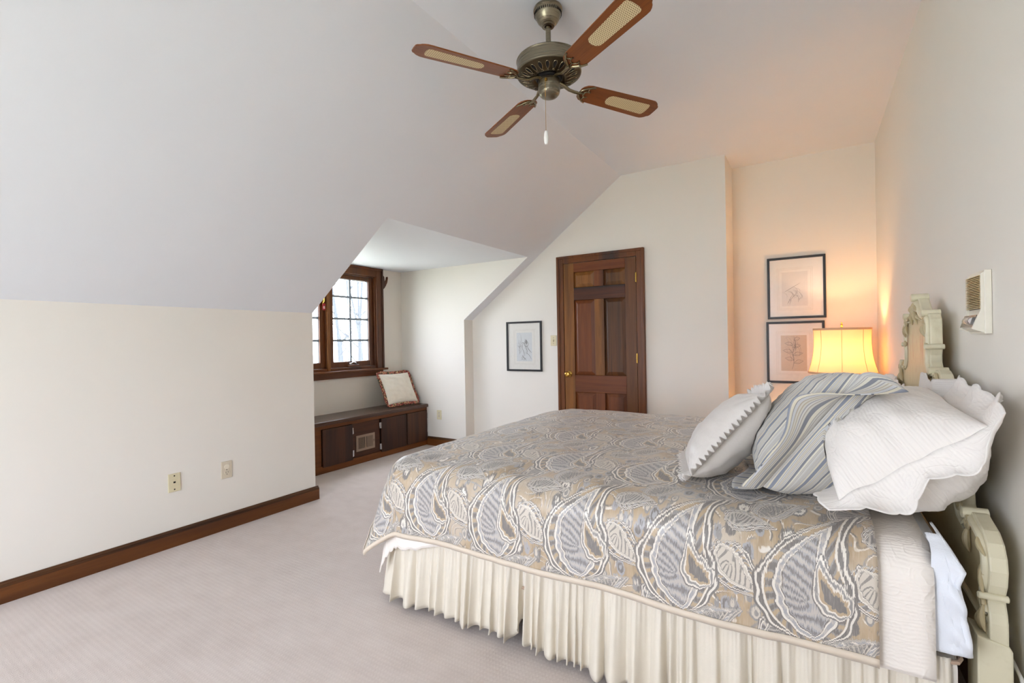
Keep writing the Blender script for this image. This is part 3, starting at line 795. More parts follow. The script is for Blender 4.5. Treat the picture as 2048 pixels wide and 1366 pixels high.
for i in range(22):
    q = 2 * PI * i / 22
    c_, s_ = math.cos(q), math.sin(q)
    loop = []
    for k in range(20):
        th = 2 * PI * k / 20; rr = 0.117 + 0.021 * math.cos(th); ww = (0.0085 + 0.003 * math.cos(th)) * math.sin(th)
        loop.append((rr, ww))
    W3 = lambda r, w, dz: (FX + c_ * r - s_ * w, FY + s_ * r + c_ * w, con(r) + dz)
    a.add([W3(r, w, -0.0006) for r, w in loop], [tuple(range(20))])
    b.tube([W3(r, w, -0.001) for r, w in loop], 0.0017, 6, closed=True)
    b.tube([W3(0.091 + 0.004 * math.cos(u), 0.004 * math.sin(u), -0.001) for u in np.linspace(0, 2 * PI, 10, endpoint=False)], 0.0013, 5, closed=True)
    a.add([W3(0.091 + 0.0035 * math.cos(u), 0.0035 * math.sin(u), -0.0005) for u in np.linspace(0, 2 * PI, 10, endpoint=False)], [tuple(range(10))])
obj('vent_holes', a, M_DARK, gr_); obj('vent_rims', b, M_ANTB, gr_, smooth=True)
a = MB(); a.lathe([(0.0, 2.524), (0.064, 2.524), (0.064, 2.514), (0.058, 2.508), (0.030, 2.507), (0.030, 2.495), (0, 2.495)], (FX, FY, 0), 'Z', 32, False); obj('flywheel', a, M_DARK, fan, smooth=True)
a = MB(); a.lathe([(0.0, 2.510), (0.046, 2.510), (0.052, 2.506), (0.0525, 2.500), (0.0525, 2.462), (0.0515, 2.458), (0.0525, 2.455), (0.050, 2.442), (0.040, 2.430), (0.022, 2.424), (0.0, 2.423)], (FX, FY, 0), 'Z', 40, False)
a.lathe([(0, 0), (0.006, 0.0), (0.006, 0.012), (0.003, 0.016), (0, 0.016)], (FX + 0.030, FY - 0.040, 2.448), 'Y', 10, False)
sh = obj('switch_housing', a, M_FANB, fan, smooth=True)
a = MB(); cxp, cyp = FX + 0.012, FY - 0.054
a.box((cxp - 0.005, cyp - 0.006, 2.478), (cxp + 0.005, cyp + 0.006, 2.490))
a.tube([(cxp, cyp - 0.004, 2.482), (cxp, cyp - 0.008, 2.474), (cxp, cyp - 0.009, 2.44), (cxp, cyp - 0.009, 2.232)], 0.0011, 6)
z = 2.470
while z > 2.40:
    a.ico((cxp, cyp - 0.009, z), 0.0021, sub=1); z -= 0.0046
pc = obj('pull_chain', a, M_BRASS, fan)
a = MB(); a.lathe([(0, 2.236), (0.006, 2.236), (0.009, 2.226), (0.0115, 2.205), (0.010, 2.185), (0.007, 2.176), (0.006, 2.174), (0, 2.174)], (cxp, cyp - 0.009, 0), 'Z', 20, False); obj('chain_pull', a, simple('white_ceramic', 'eeeeec', 0.2), pc, smooth=True)
t = NT('cane_webbing'); o_ = t.coords(); x_, y_, z_ = t.xyz(o_)
S_ = 0.0088
u_ = (x_ / S_).frac() - 0.5; v_ = (y_ / S_ + (x_ / S_).floor() * 0.5).frac() - 0.5
hole = ((u_ * u_ + v_ * v_).sqrt()).lt(0.25)
t.set(col=t.mix(hole, hexc('d9c79e'), hexc('6a4a28')), rough=0.6, normal=t.bump(hole, -0.4, 0.002))
M_CANE = t.m
M_BLADE = wood('blade_wood', hexc('5a2c14'), hexc('9a5a2a'), 'X', 1.6, 0.35, False)
def blade_outline(n=8):
    half = [(0.178, 0.0), (0.178, 0.022), (0.184, 0.036), (0.200, 0.050), (0.225, 0.057), (0.60, 0.069), (0.622, 0.068), (0.636, 0.062), (0.646, 0.055), (0.652, 0.047), (0.662, 0.040), (0.667, 0.030), (0.668, 0.0)]
    return half + [(x, -y) for x, y in half[::-1] if abs(y) > 1e-6]
def cane_outline():
    pts = []
    x0, x1, w0, w1 = 0.345, 0.615, 0.033, 0.040
    for q in np.linspace(PI / 2, 3 * PI / 2, 13): pts.append((x0 + 0.030 + math.cos(q) * 0.030, math.sin(q) * w0))
    for q in np.linspace(-PI / 2, PI / 2, 13): pts.append((x1 - 0.018 + math.cos(q) * 0.018, math.copysign(abs(math.sin(q)) ** 0.6, math.sin(q)) * w1))
    return pts
ZB = 2.492
def make_blade():
    a = MB(); a.prism(blade_outline(), lambda p, d: (FX + p[0], FY + p[1], ZB + d), -0.003, 0.003)
    bl = obj('blade', a, M_BLADE, fan, origin=(FX, FY, ZB), bevel=0.0012)
    a = MB(); a.prism(cane_outline(), lambda p, d: (FX + p[0], FY + p[1], ZB + d), -0.0038, 0.0036); obj('cane_inset', a, M_CANE, bl, origin=(FX, FY, ZB))
    a = MB(); R = lambda x, y, z: (FX + x, FY + y, ZB + z)
    a.tube([R(0.050, 0, 0.020), R(0.085, 0, 0.010), R(0.115, 0, -0.006), R(0.145, 0, -0.010), R(0.180, 0, -0.010)], [0.010, 0.0095, 0.0085, 0.0085, 0.0075], 12, flat=0.8)
    arc = [R(0.175 + 0.075 * (1 - math.cos(q)) - 0.004, 0.058 * math.sin(q) if abs(q) < PI / 2 else math.copysign(0.058, q), -0.0068) for q in np.linspace(-PI / 2 * 1.0, PI / 2 * 1.0, 25)]
    arc2 = [R(0.176 + 0.062 * abs(u) ** 2.2, 0.056 * u, -0.0068) for u in np.linspace(-1, 1, 25)]
    a.tube(arc2, 0.0045, 8)
    sc = []
    for k in range(3):
        for q in np.linspace(PI, 0, 9):
            yc = -0.0365 + 0.0365 * k
            sc.append(R(0.232 - 0.020 * math.sin(q) - (0.012 if k == 1 else 0), yc + 0.0185 * math.cos(q), -0.0062))
    a.tube(sc, 0.0032, 8)
    a.tube([R(0.176, 0, -0.0062), R(0.205, 0.0, -0.0062)], 0.004, 8); a.tube([R(0.178, 0.01, -0.006), R(0.205, 0.034, -0.006)], 0.0028, 6); a.tube([R(0.178, -0.01, -0.006), R(0.205, -0.034, -0.006)], 0.0028, 6)
    obj('blade_arm', a, M_ANTB, bl, smooth=True, origin=(FX, FY, ZB))
    return bl
b0 = make_blade()
blades = [b0]
for k in range(1, 4):
    c_ = b0.copy(); COL.objects.link(c_); c_.parent = fan
    for ch in b0.children:
        d_ = ch.copy(); COL.objects.link(d_); d_.parent = c_
    blades.append(c_)
for k, c_ in enumerate(blades):
    c_.rotation_mode = 'XYZ'
    c_.rotation_euler = (math.radians(-11), 0, math.radians(-31.2 + 90 * k))

# ------------------------------------------------------------------ bedside table and lamp
LX, LY = 0.205, 4.560
nt = empty('nightstand', (0.16, 4.56, 0), 'small wooden bedside table under the lamp in the niche', 'bedside table')
M_NS = wood('nightstand_wood', hexc('4a2a16'), hexc('8a5a34'), 'Y', 1.0, 0.35, False)
NZ = 0.60
a = MB(); a.box((-0.12, 4.33, NZ - 0.025), (0.44, 4.80, NZ)); obj('tabletop', a, M_NS, nt, bevel=0.006)
a = MB(); a.box((-0.09, 4.36, 0.40), (0.42, 4.77, NZ - 0.025)); obj('apron', a, M_NS, nt, bevel=0.003)
a = MB(); a.box((-0.104, 4.39, 0.42), (-0.09, 4.74, 0.55)); dw = obj('drawer', a, M_NS, nt, bevel=0.004)
a = MB(); a.lathe([(0, 0), (0.006, 0), (0.006, -0.012), (0.013, -0.018), (0.012, -0.026), (0, -0.028)], (-0.104, 4.565, 0.485), 'X', 14, False); obj('knob', a, M_BRASS, dw, smooth=True)
for x in (-0.07, 0.40):
    for y in (4.38, 4.75):
        a = MB(); a.tube([(x, y, 0.001), (x, y, 0.40)], [0.014, 0.021], 12); obj('leg', a, M_NS, nt, smooth=True)
lamp = empty('table_lamp', (LX, LY, NZ), 'lit brass table lamp with orange glowing bell shade beside the niche pictures', 'table lamp')
a = MB(); a.lathe([(0, 0.001), (0.075, 0.001), (0.078, 0.012), (0.060, 0.022), (0.028, 0.034), (0.020, 0.055), (0.040, 0.090), (0.058, 0.140), (0.060, 0.185), (0.046, 0.235), (0.024, 0.268), (0.018, 0.282), (0.026, 0.290), (0.024, 0.300), (0.012, 0.306), (0.012, 0.345), (0, 0.345)], (LX, LY, NZ), 'Z', 40, False)
obj('lamp_base', a, M_BRASS, lamp, smooth=True)
ZS0, ZS1 = 0.953, 1.302
t = NT('silk_lamp_shade')
for n_ in (t.b,): t.n.remove(n_)
di = t.node('ShaderNodeBsdfDiffuse'); di.inputs[0].default_value = rgba(hexc('f0d9b0'))
tl = t.node('ShaderNodeBsdfTranslucent'); tl.inputs[0].default_value = rgba((0.76, 0.46, 0.25))
mx = t.node('ShaderNodeMixShader'); mx.inputs[0].default_value = 0.17
t.l.new(di.outputs[0], mx.inputs[1]); t.l.new(tl.outputs[0], mx.inputs[2]); t.l.new(mx.outputs[0], t.out.inputs[0])
M_SHADE = t.m
prof = []
for k in range(15):
    u = k / 14; r = 0.208 - 0.018 * u + (0.020 * (1 - u) ** 3) - 0.012 * math.sin(PI * u)
    prof.append((r, ZS0 + u * (ZS1 - ZS0)))
a = MB(); a.lathe(prof, (LX, LY, 0), 'Z', 56, False); shd = obj('lamp_shade', a, M_SHADE, lamp, smooth=True)
M_TRIM = simple('shade_trim_braid', 'c9a987', 0.7)
a = MB()
for r, z in ((prof[0][0] + 0.001, ZS0 + 0.003), (prof[-1][0] + 0.001, ZS1 - 0.005)):
    a.lathe([(r, z - 0.008), (r + 0.002, z - 0.007), (r + 0.002, z + 0.007), (r, z + 0.008)], (LX, LY, 0), 'Z', 56, False)
for q in np.arange(8) * PI / 4 - PI / 2 - 0.05:
    a.tube([(LX + (r + 0.001) * math.cos(q), LY + (r + 0.001) * math.sin(q), z) for r, z in prof], 0.0016, 5)
obj('shade_trim', a, M_TRIM, shd, smooth=True)
a = MB(); a.tube([(LX, LY, NZ + 0.34), (LX, LY, ZS1 + 0.002)], 0.003, 8)
for q in (0, 2 * PI / 3, 4 * PI / 3): a.tube([(LX, LY, ZS1 - 0.012), (LX + 0.185 * math.cos(q), LY + 0.185 * math.sin(q), ZS1 - 0.012)], 0.002, 6)
obj('harp', a, M_BRASS, lamp, smooth=True)
a = MB(); a.lathe([(0, 0), (0.008, 0), (0.008, 0.006), (0.004, 0.010), (0.007, 0.018), (0.009, 0.026), (0.006, 0.034), (0.003, 0.038), (0.005, 0.044), (0, 0.050)], (LX, LY, ZS1 + 0.0), 'Z', 16, False); obj('finial', a, M_BRASS, lamp, smooth=True)
t = NT('lamp_bulb_glow'); e_ = t.node('ShaderNodeEmission'); e_.inputs[0].default_value = (1.0, 0.58, 0.25, 1); e_.inputs[1].default_value = 200.0
t.l.new(e_.outputs[0], t.out.inputs[0])
a = MB(); a.ico((LX, LY, 1.10), 0.030, 1, 1, 1.25, sub=3); obj('bulb', a, t.m, lamp, smooth=True)
# ------------------------------------------------------------------ fabrics
def paisley_fabric():
    t = NT('paisley_satin')
    uvn = t.coords('UV')
    jag = t.noise(t.mapping(uvn, (330, 30, 1)), 1.0, 2, 0.6)
    warp = t.noise(uvn, 4.0, 2, 0.5, col=True)
    wx, wy, wz = t.xyz(warp)
    u0, v0, _ = t.xyz(uvn)
    u = u0 + (wx - 0.5) * 0.04 + (jag - 0.5) * 0.002
    v = v0 + (wy - 0.5) * 0.04 + (jag - 0.5) * 0.020
    TAN, TAN2, GREY, GREY2, BLUE, IVORY, SILV = (hexc(c) for c in ('b5a084', 'a08a6d', '7d7874', '979390', 'a6a4a6', 'e2dbd0', 'cbc2b5'))
    bgn = t.noise(t.mapping(uvn, (40, 8, 1)), 1.0, 3)
    col = t.mix(((bgn - 0.45) * 3.0).clamp(), TAN, TAN2)
    big = t.noise(uvn, 3.2, 2)
    col = t.mix(((big - 0.44) * 5.0).clamp() * 0.7, col, SILV)
    def line(x, c, w): return (1.0 - ((x - c).abs() / w)).clamp()
    # trailing stems: contour lines of a smooth field, feathered leaves along them
    fld = t.noise(t.vec(u, v), 6.5, 1, 0.4)
    brk = ((t.noise(uvn, 24.0, 2) - 0.40) * 8.0).clamp()
    for c, w, k in ((0.40, .007, GREY), (0.412, .008, IVORY), (0.485, .010, GREY2), (0.50, .006, IVORY), (0.575, .012, SILV), (0.59, .007, GREY), (0.66, .012, BLUE)):
        col = t.mix((line(fld + (jag - 0.5) * 0.02, c, w) * 2.0).clamp() * 0.9 * brk, col, k)
    for sc, rot, off, a, b in ((15.0, 0.5, 0.0, GREY, IVORY), (21.0, 1.9, 3.3, BLUE, GREY), (28.0, -0.7, 7.3, GREY2, SILV)):
        vv = t.mapping(t.vec(u, v), (sc, sc * 0.55, 1), (0, 0, rot), (off, off * 0.7, 0))
        vn = t.node('ShaderNodeTexVoronoi'); t.setin(vn.inputs['Vector'], vv); vn.inputs['Scale'].default_value = 1.0; vn.inputs['Randomness'].default_value = 0.85
        d = S(t, vn.outputs['Distance']); cr, cg, cb = t.xyz(vn.outputs['Color'])
        on_ = cr.gt(0.25)
        rim = d + (jag - 0.5) * 0.30 + (cg - 0.5) * 0.1
        col = t.mix(rim.lt(0.36) * on_, col, a); col = t.mix(rim.lt(0.26) * on_, col, b); col = t.mix(rim.lt(0.15) * on_, col, a)
    def tear(x, y, hook):
        """comma: round foot at y = -1, hooked tip at y = 1; 1 on the outline, 0 in the middle"""
        yc = y.max(-1.0).min(1.0)
        s = yc * 0.5 + 0.5
        w = s.max(0.0).sqrt() * (1.0 - s).max(0.0).pow(1.0) * 1.55
        k = (yc + 0.25).max(0.0)
        xx = x + 0.22 - k * k * hook
        over = y - yc
        e = (xx * xx + over * over * 1.5).sqrt() - w
        return e / 0.52 + 1.0, xx.atan2(y + 0.42)
    def motif(col, W, H, ou, ov, R, spin, flip, rot, pal, nrib, full=True):
        row = ((v + ov) / H).floor()
        uu = (u + ou) / W + row * 0.5
        lx = (uu.frac() - 0.5) * W; ly = (((v + ov) / H).frac() - 0.5) * H
        if flip: lx = -lx
        c_, s_ = math.cos(rot), math.sin(rot)
        x = (lx * c_ - ly * s_) / R; y = (lx * s_ + ly * c_) / R
        d, th = tear(x, y, spin)
        pet = ((th * float(nrib)).sin() * 0.5 + 0.5)
        dj = d + (jag - 0.5) * 0.12
        fr_ = dj - pet * 0.07
        for lv, c in ((1.14, pal[0]), (1.07, pal[3]), (1.00, pal[0])): col = t.mix(fr_.lt(lv), col, c)
        for lv, c in ((0.945, pal[3]), (0.885, pal[1])): col = t.mix(dj.lt(lv), col, c)
        pp = ((th * float(nrib) * 1.6 + d * 9.0).sin() * 0.5 + 0.5)
        mid_ = dj.lt(0.87) * dj.gt(0.66)
        col = t.mix(mid_ * pp.gt(0.30), col, pal[2]); col = t.mix(mid_ * pp.gt(0.70), col, pal[0])
        ins = dj - pet * 0.05
        for lv, c in ((0.66, pal[0]), (0.625, pal[3]), (0.55, pal[4]), (0.44, pal[3]), (0.40, pal[0]), (0.36, pal[4])): col = t.mix(ins.lt(lv), col, c)
        st = ((x * 26.0 + y * 31.0 + th * 4.0 + (jag - 0.5) * 4.0).sin())
        col = t.mix(ins.lt(0.54) * st.gt(0.5) * 0.6, col, SILV); col = t.mix(ins.lt(0.34) * st.lt(-0.5) * 0.8, col, pal[0])
        if full:
            d2, th2 = tear((x * 0.8 + y * 0.6 + 0.06) * 2.6, (y * 0.8 - x * 0.6 + 0.30) * 2.6, spin)
            q = d2 + (jag - 0.5) * 0.3 - ((th2 * 7.0).sin() * 0.08)
            for lv, c in ((1.20, pal[0]), (1.08, pal[3]), (0.92, pal[2]), (0.7, pal[3]), (0.55, pal[1]), (0.3, pal[0])): col = t.mix(q.lt(lv), col, c)
        return col
    A, B = 0.36, 0.44
    col = motif(col, A, B, 0.092, 0.225, 0.085, 0.5, True, 2.5, (GREY, SILV, BLUE, IVORY, GREY2), 9, False)
    col = motif(col, A, B, 0.268, 0.215, 0.080, 0.5, False, 0.4, (GREY2, BLUE, IVORY, SILV, GREY), 8, False)
    col = motif(col, A, B, 0.185, 0.045, 0.100, 0.5, True, -2.6, (GREY, TAN, BLUE, IVORY, SILV), 9, False)
    col = motif(col, A, B, 0.170, -0.12, 0.070, 0.45, False, 1.2, (GREY, BLUE, SILV, IVORY, GREY2), 7, False)
    col = motif(col, A, B, 0.0, 0.0, 0.195, 0.62, False, -0.20, (GREY, TAN, GREY2, IVORY, BLUE), 11)
    thr = t.noise(t.mapping(uvn, (900, 120, 1)), 1.0, 2)
    streak = t.noise(t.mapping(uvn, (420, 22, 1)), 1.0, 2)
    col = t.mix(((streak - 0.5) * 3.0).clamp() * 0.45, col, SILV)
    fac = t.noise(uvn, 18.0, 3)
    nb = t.bump(thr, 0.12, 0.001); nb = t.bump(fac, 0.25, 0.006, nb)
    t.set(col=col, rough=t.math('MULTIPLY_ADD', thr, 0.2, 0.32), spec=0.45, sheen=0.2, normal=nb)
    return t.m
M_PAIS = paisley_fabric()

def quilted(name, col, scale=1.0, sheen=0.2, rough=0.75):
    t = NT(name); uvn = t.coords('UV'); c = hexc(col)
    u, v, _ = t.xyz(uvn)
    w = t.noise(uvn, 9 * scale, 3, 0.55, 1.2)
    ribs = ((v * 620.0 + w * 20.0).sin() * 0.5 + 0.5)
    vine = (1.0 - ((t.noise(uvn, 11 * scale, 2, 0.5, 1.5) - 0.5).abs() * 14.0)).clamp()
    leaf = (1.0 - S(t, t.voronoi(t.mapping(uvn, (1, 1.5, 1)), 16 * scale)) * 2.2).clamp()
    h = ribs * 0.35 + vine * 0.7 + leaf * 0.5
    t.set(col=t.mix(h * 0.25, c, tuple(min(1, x * 1.06) for x in c)), rough=rough, sheen=sheen, spec=0.2, normal=t.bump(h, 0.35, 0.004))
    return t.m
M_QUILT = quilted('matelasse_ivory', 'ebe4dc')
M_QUILT2 = quilted('matelasse_white', 'e7e2dd', 1.1)
def plaincloth(name, col, rough=0.6, sheen=0.2, wr=0.15, scale=14, spec=0.3):
    t = NT(name); o = t.coords(); c = hexc(col)
    n = t.noise(o, scale, 4, 0.55, 0.4); f = t.noise(o, 500, 2)
    t.set(col=t.mix(n, tuple(x * 0.94 for x in c), tuple(min(1, x * 1.04) for x in c)), rough=rough, sheen=sheen, spec=spec, normal=t.bump(f * 0.3 + n, wr, 0.006))
    return t.m
M_PAD = plaincloth('white_mattress_pad', 'e3e7ee', 0.6, 0.2, 0.4, 10)
M_SKIRT = plaincloth('cream_polished_cotton', 'dcd4c5', 0.42, 0.1, 0.25, 16, 0.45)
M_SATIN = plaincloth('pearl_satin', 'd2ccc6', 0.36, 0.2, 0.3, 22, 0.55)
M_CUSH = plaincloth('cream_cushion_linen', 'e9e3d4', 0.7, 0.2, 0.35, 16)
M_BAND = plaincloth('champagne_piping', 'd6c8b6', 0.45, 0.2, 0.1, 30, 0.4)
M_BOXS = plaincloth('box_spring_ticking', 'd9d3c9', 0.7)

# ------------------------------------------------------------------ bed: headboard, posts, rails
YC = 2.700
HBX = 0.385
half = [(0, 1.402), (.035, 1.398), (.05, 1.385), (.07, 1.372), (.10, 1.352), (.13, 1.338), (.165, 1.333), (.21, 1.334), (.243, 1.326), (.262, 1.306), (.268, 1.28), (.268, 1.24), (.270, 1.21), (.278, 1.198), (.268, 1.186), (.258, 1.165), (.258, 1.14), (.272, 1.122), (.31, 1.108), (.35, 1.113), (.39, 1.115), (.425, 1.103), (.443, 1.08), (.450, 1.05),
        (.452, 1.00), (.470, .955), (.510, .925), (.560, .912), (.605, .905), (.640, .885), (.668, .855), (.690, .830), (.702, .815), (.694, .798), (.678, .77), (.672, .745), (.678, .715), (.700, .695), (.735, .688), (.765, .705), (.785, .725), (.815, .726), (.85, .718), (.90, .708), (.938, .686), (.960, .655), (.966, .62), (.958, .58), (.944, .553), (.942, .53), (.955, .505), (.960, .48), (.960, .26)]
hb = [(YC - d, z) for d, z in half] 
outline = hb + [(YC + d, z) for d, z in half[::-1] if d > 0]
def antique(name, base, deep, edge_scale=1.0):
    t = NT(name); o = t.coords()
    n = t.noise(t.mapping(o, (1, 1, 0.25)), 9, 5, 0.6); n2 = t.noise(o, 40, 4)
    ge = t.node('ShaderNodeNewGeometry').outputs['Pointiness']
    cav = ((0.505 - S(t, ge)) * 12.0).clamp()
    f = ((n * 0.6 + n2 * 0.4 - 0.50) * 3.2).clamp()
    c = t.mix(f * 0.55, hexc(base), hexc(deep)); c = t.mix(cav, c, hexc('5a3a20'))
    t.set(col=c, rough=0.42, spec=0.4, normal=t.bump(n2, 0.1, 0.002))
    return t.m
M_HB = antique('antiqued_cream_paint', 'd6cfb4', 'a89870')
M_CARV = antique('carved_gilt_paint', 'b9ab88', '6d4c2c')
t = NT('headboard_panel_paint'); o_ = t.coords(); n1 = t.noise(t.mapping(o_, (1, 9, 1.6)), 2.2, 5, 0.65); n2 = t.noise(o_, 30, 4); x_, y_, z_ = t.xyz(o_)
c_ = t.mix(((n2 - 0.45) * 2.0).clamp() * 0.5, hexc('d3c6a2'), hexc('bda97c'))
top = ((z_ - 1.02) * 4.0).clamp() * ((1.31 - z_) * 8.0).clamp()
c_ = t.mix(((n1 - 0.50) * 6.0).clamp() * top * 0.8, c_, hexc('b8553a'))
t.set(col=c_, rough=0.4, spec=0.4); M_PANEL = t.m
bed = empty('bed', (HBX, YC, 0), 'king bed frame with carved antique cream headboard against the right wall', 'bed')
a = MB(); a.prism(outline, lambda p, d: (d, p[0], p[1]), HBX + 0.006, HBX + 0.044)
hbo = obj('headboard', a, M_HB, bed, bevel=0.005)
# inset panel face
def shrink(pl, k):
    P_ = np.array(pl); out = []
    n = len(P_)
    for i in range(n):
        d = P_[(i + 1) % n] - P_[i - 1]; nn = np.array([d[1], -d[0]]); nn = nn / (np.linalg.norm(nn) + 1e-9)
        out.append(P_[i] - nn * k)
    return out
area = sum(outline[i][0] * outline[(i + 1) % len(outline)][1] - outline[(i + 1) % len(outline)][0] * outline[i][1] for i in range(len(outline)))
sg = 1 if area > 0 else -1
ins = shrink(outline, 0.030 * sg)
a = MB(); a.prism([tuple(p) for p in ins], lambda p, d: (d, p[0], p[1]), HBX + 0.0045, HBX + 0.0065); obj('painted_panel', a, M_PANEL, hbo)
# raised moulding following the outline
top_ = [p for p in outline if p[1] > 0.47]
mid = shrink(outline, 0.018 * sg)
mid = [tuple(p) for p, q in zip(mid, outline) if q[1] > 0.47]
a = MB(); a.tube([(HBX + 0.004, p[0], p[1]) for p in mid], 0.011, 10, flat=0.8); a.tube([(HBX + 0.002, p[0], p[1]) for p in [tuple(q) for q, w in zip(shrink(outline, 0.031 * sg), outline) if w[1] > 0.47]], 0.004, 8)
obj('moulding', a, M_HB, hbo, smooth=True)
# scroll ends: rolls lying across the thickness of the board
def roll(d, z, r, x0=HBX - 0.012, x1=HBX + 0.046):
    for s_ in ((-1, 1) if d > 0.001 else (1,)):
        a = MB(); a.lathe([(0, x0 - 0.003), (r * .55, x0 - 0.003), (r, x0), (r, x1), (r * .6, x1 + 0.002), (0, x1 + 0.002)], (0, YC + s_ * d, z), 'X', 18, False)
        obj('scroll_roll', a, M_HB, hbo, smooth=True)
for d, z, r in ((0, 1.406, 0.017), (.215, 1.330, 0.015), (.276, 1.199, 0.010), (.335, 1.108, 0.015), (.62, .893, 0.014), (.702, .815, 0.012), (.785, .718, 0.017), (.945, .545, 0.009)): roll(d, z, r)
def volute(d, z, R, turns, s_, sq=1.0, a0=0.0):
    pts = []; rs = []
    for k in range(26):
        u = k / 25; th = a0 + u * turns * 2 * PI; r = R * (1 - 0.82 * u)
        pts.append((HBX - 0.002, YC + s_ * (d + r * math.cos(th)), z + sq * r * math.sin(th))); rs.append(0.0065 * (1 - 0.5 * u))
    a = MB(); a.tube(pts, rs, 7); obj('carved_volute', a, M_CARV, hbo, smooth=True)
def leaf(d, z, L, w, ang, s_):
    c_, n_ = math.cos(ang), math.sin(ang)
    pts = [(HBX - 0.001 - 0.006 * math.sin(PI * k / 6), YC + s_ * (d + c_ * L * k / 6), z + n_ * L * k / 6) for k in range(7)]
    a = MB(); a.tube(pts, [max(0.0012, w * math.sin(PI * (k + 0.6) / 7)) for k in range(7)], 8); obj('carved_leaf', a, M_CARV, hbo, smooth=True)
for s_ in (-1, 1):
    for d, z, R in ((.215, 1.300, .020), (.30, 1.095, .024), (.40, 1.075, .028), (.70, .715, .022), (.80, .690, .024), (.66, .85, .020), (.925, .52, .018), (.245, 1.20, .014), (.93, .60, .016)):
        volute(d, z, R, 1.6, s_)
    for d, z, L, w, an in ((.02, 1.375, .07, .010, -0.5), (.02, 1.36, .08, .009, -1.1), (.22, 1.29, .06, .009, -1.3), (.20, 1.29, .05, .008, -1.9), (.40, 1.06, .07, .010, -1.2), (.37, 1.07, .06, .009, -1.9), (.80, .68, .07, .010, -1.4), (.90, .69, .07, .007, -0.5), (.94, .64, .10, .006, -1.5), (.925, .50, .06, .009, -1.7), (.94, .52, .07, .008, -1.4), (.25, 1.24, .06, .006, 1.6), (.08, 1.33, .06, .008, -0.4)):
        leaf(d, z, L, w, an, s_)
leaf(0, 1.39, .08, .012, -PI / 2, 1); volute(0.018, 1.36, .016, 1.4, 1); volute(0.018, 1.36, .016, 1.4, -1)
for s_ in (-1, 1):
    a = MB(); y0, y1 = YC + s_ * 0.965, YC + s_ * 0.865
    ya, yb = min(y0, y1), max(y0, y1)
    a.prism([(HBX - 0.020, 0.001), (HBX + 0.050, 0.001), (HBX + 0.050, 0.415), (HBX + 0.044, 0.428), (HBX + 0.0, 0.438), (HBX - 0.020, 0.444)], lambda p, d: (p[0], d, p[1]), ya, yb)
    obj('post', a, M_HB, bed, bevel=0.004)
M_RAIL = simple('dark_bed_rail', '2b2622', 0.5)
for y in (1.74, 3.62):
    a = MB(); a.box((-1.70, y - 0.012, 0.150), (HBX - 0.02, y + 0.012, 0.225)); obj('side_rail', a, M_RAIL, bed, bevel=0.003)
a = MB(); a.box((-1.70, 1.752, 0.150), (-1.676, 3.608, 0.225)); obj('foot_rail', a, M_RAIL, bed, bevel=0.003)
for x in (-1.2, -0.65, -0.1):
    a = MB(); a.box((x - 0.035, 1.752, 0.190), (x + 0.035, 3.608, 0.208)); obj('slat', a, M_RAIL, bed)
for y in (1.80, 3.56):
    a = MB(); a.tube([(-1.66, y, 0.001), (-1.66, y, 0.150)], 0.024, 12); obj('leg', a, M_RAIL, bed, smooth=True)

# box spring and mattress: rounded cushions
def cushion_box(x0, x1, y0, y1, z0, z1, r, nx=70, ny=70, nz=16, noisefn=None):
    """rounded box as one closed surface (superellipsoid style wrap)"""
    bm = bmesh.new()
    bmesh.ops.create_cube(bm, size=2.0)
    bmesh.ops.subdivide_edges(bm, edges=bm.edges, cuts=23, use_grid_fill=True)
    hx, hy, hz = (x1 - x0) / 2, (y1 - y0) / 2, (z1 - z0) / 2
    c = Vector(((x0 + x1) / 2, (y0 + y1) / 2, (z0 + z1) / 2))
    vs = []
    for v in bm.verts:
        p = Vector((v.co.x * hx, v.co.y * hy, v.co.z * hz))
        q = Vector((max(-hx + r, min(hx - r, p.x)), max(-hy + r, min(hy - r, p.y)), max(-hz + r, min(hz - r, p.z))))
        d = p - q
        if d.length > 1e-9: p = q + d.normalized() * r
        nrm = d.normalized() if d.length > 1e-9 else Vector((0, 0, 1))
        w = c + p
        if noisefn: w = w + nrm * noisefn(w)
        vs.append(tuple(w))
    bm.verts.ensure_lookup_table()
    fs = [tuple(v.index for v in f.verts) for f in bm.faces]
    bm.free()
    mb = MB(); mb.add(vs, fs); return mb
bs = obj('box_spring', cushion_box(-1.69, 0.325, 1.668, 3.60, 0.226, 0.402, 0.035), M_BOXS, smooth=True)
tag(bs, 'pale ticking box spring under the mattress behind the gathered bed skirt', 'box spring')
a = MB()
for z in (0.385, 0.245):
    a.tube([(-1.655, 1.668, z), (0.29, 1.668, z), (0.315, 1.678, z), (0.325, 1.70, z), (0.325, 3.57, z), (0.315, 3.59, z), (0.29, 3.60, z), (-1.655, 3.60, z), (-1.68, 3.59, z), (-1.69, 3.57, z), (-1.69, 1.70, z), (-1.68, 1.678, z)], 0.006, 8, closed=True)
obj('piping', a, simple('tan_piping', 'b39a86', 0.6), bs, smooth=True)
def mnoise_fn(w):
    e = fbm(w.x, w.y, w.z, 7, 3) * 0.006 * (1 if w.x > 0.1 else 0.3) + 0.006 * math.sin(w.z * 60) * (1 if w.x > 0.1 else 0.3)
    return e
mt = obj('mattress', cushion_box(-1.70, 0.330, 1.668, 3.600, 0.405, 0.664, 0.085, noisefn=mnoise_fn), M_PAD, smooth=True)
tag(mt, 'thick mattress in a crumpled white quilted pad showing at the head end', 'mattress')
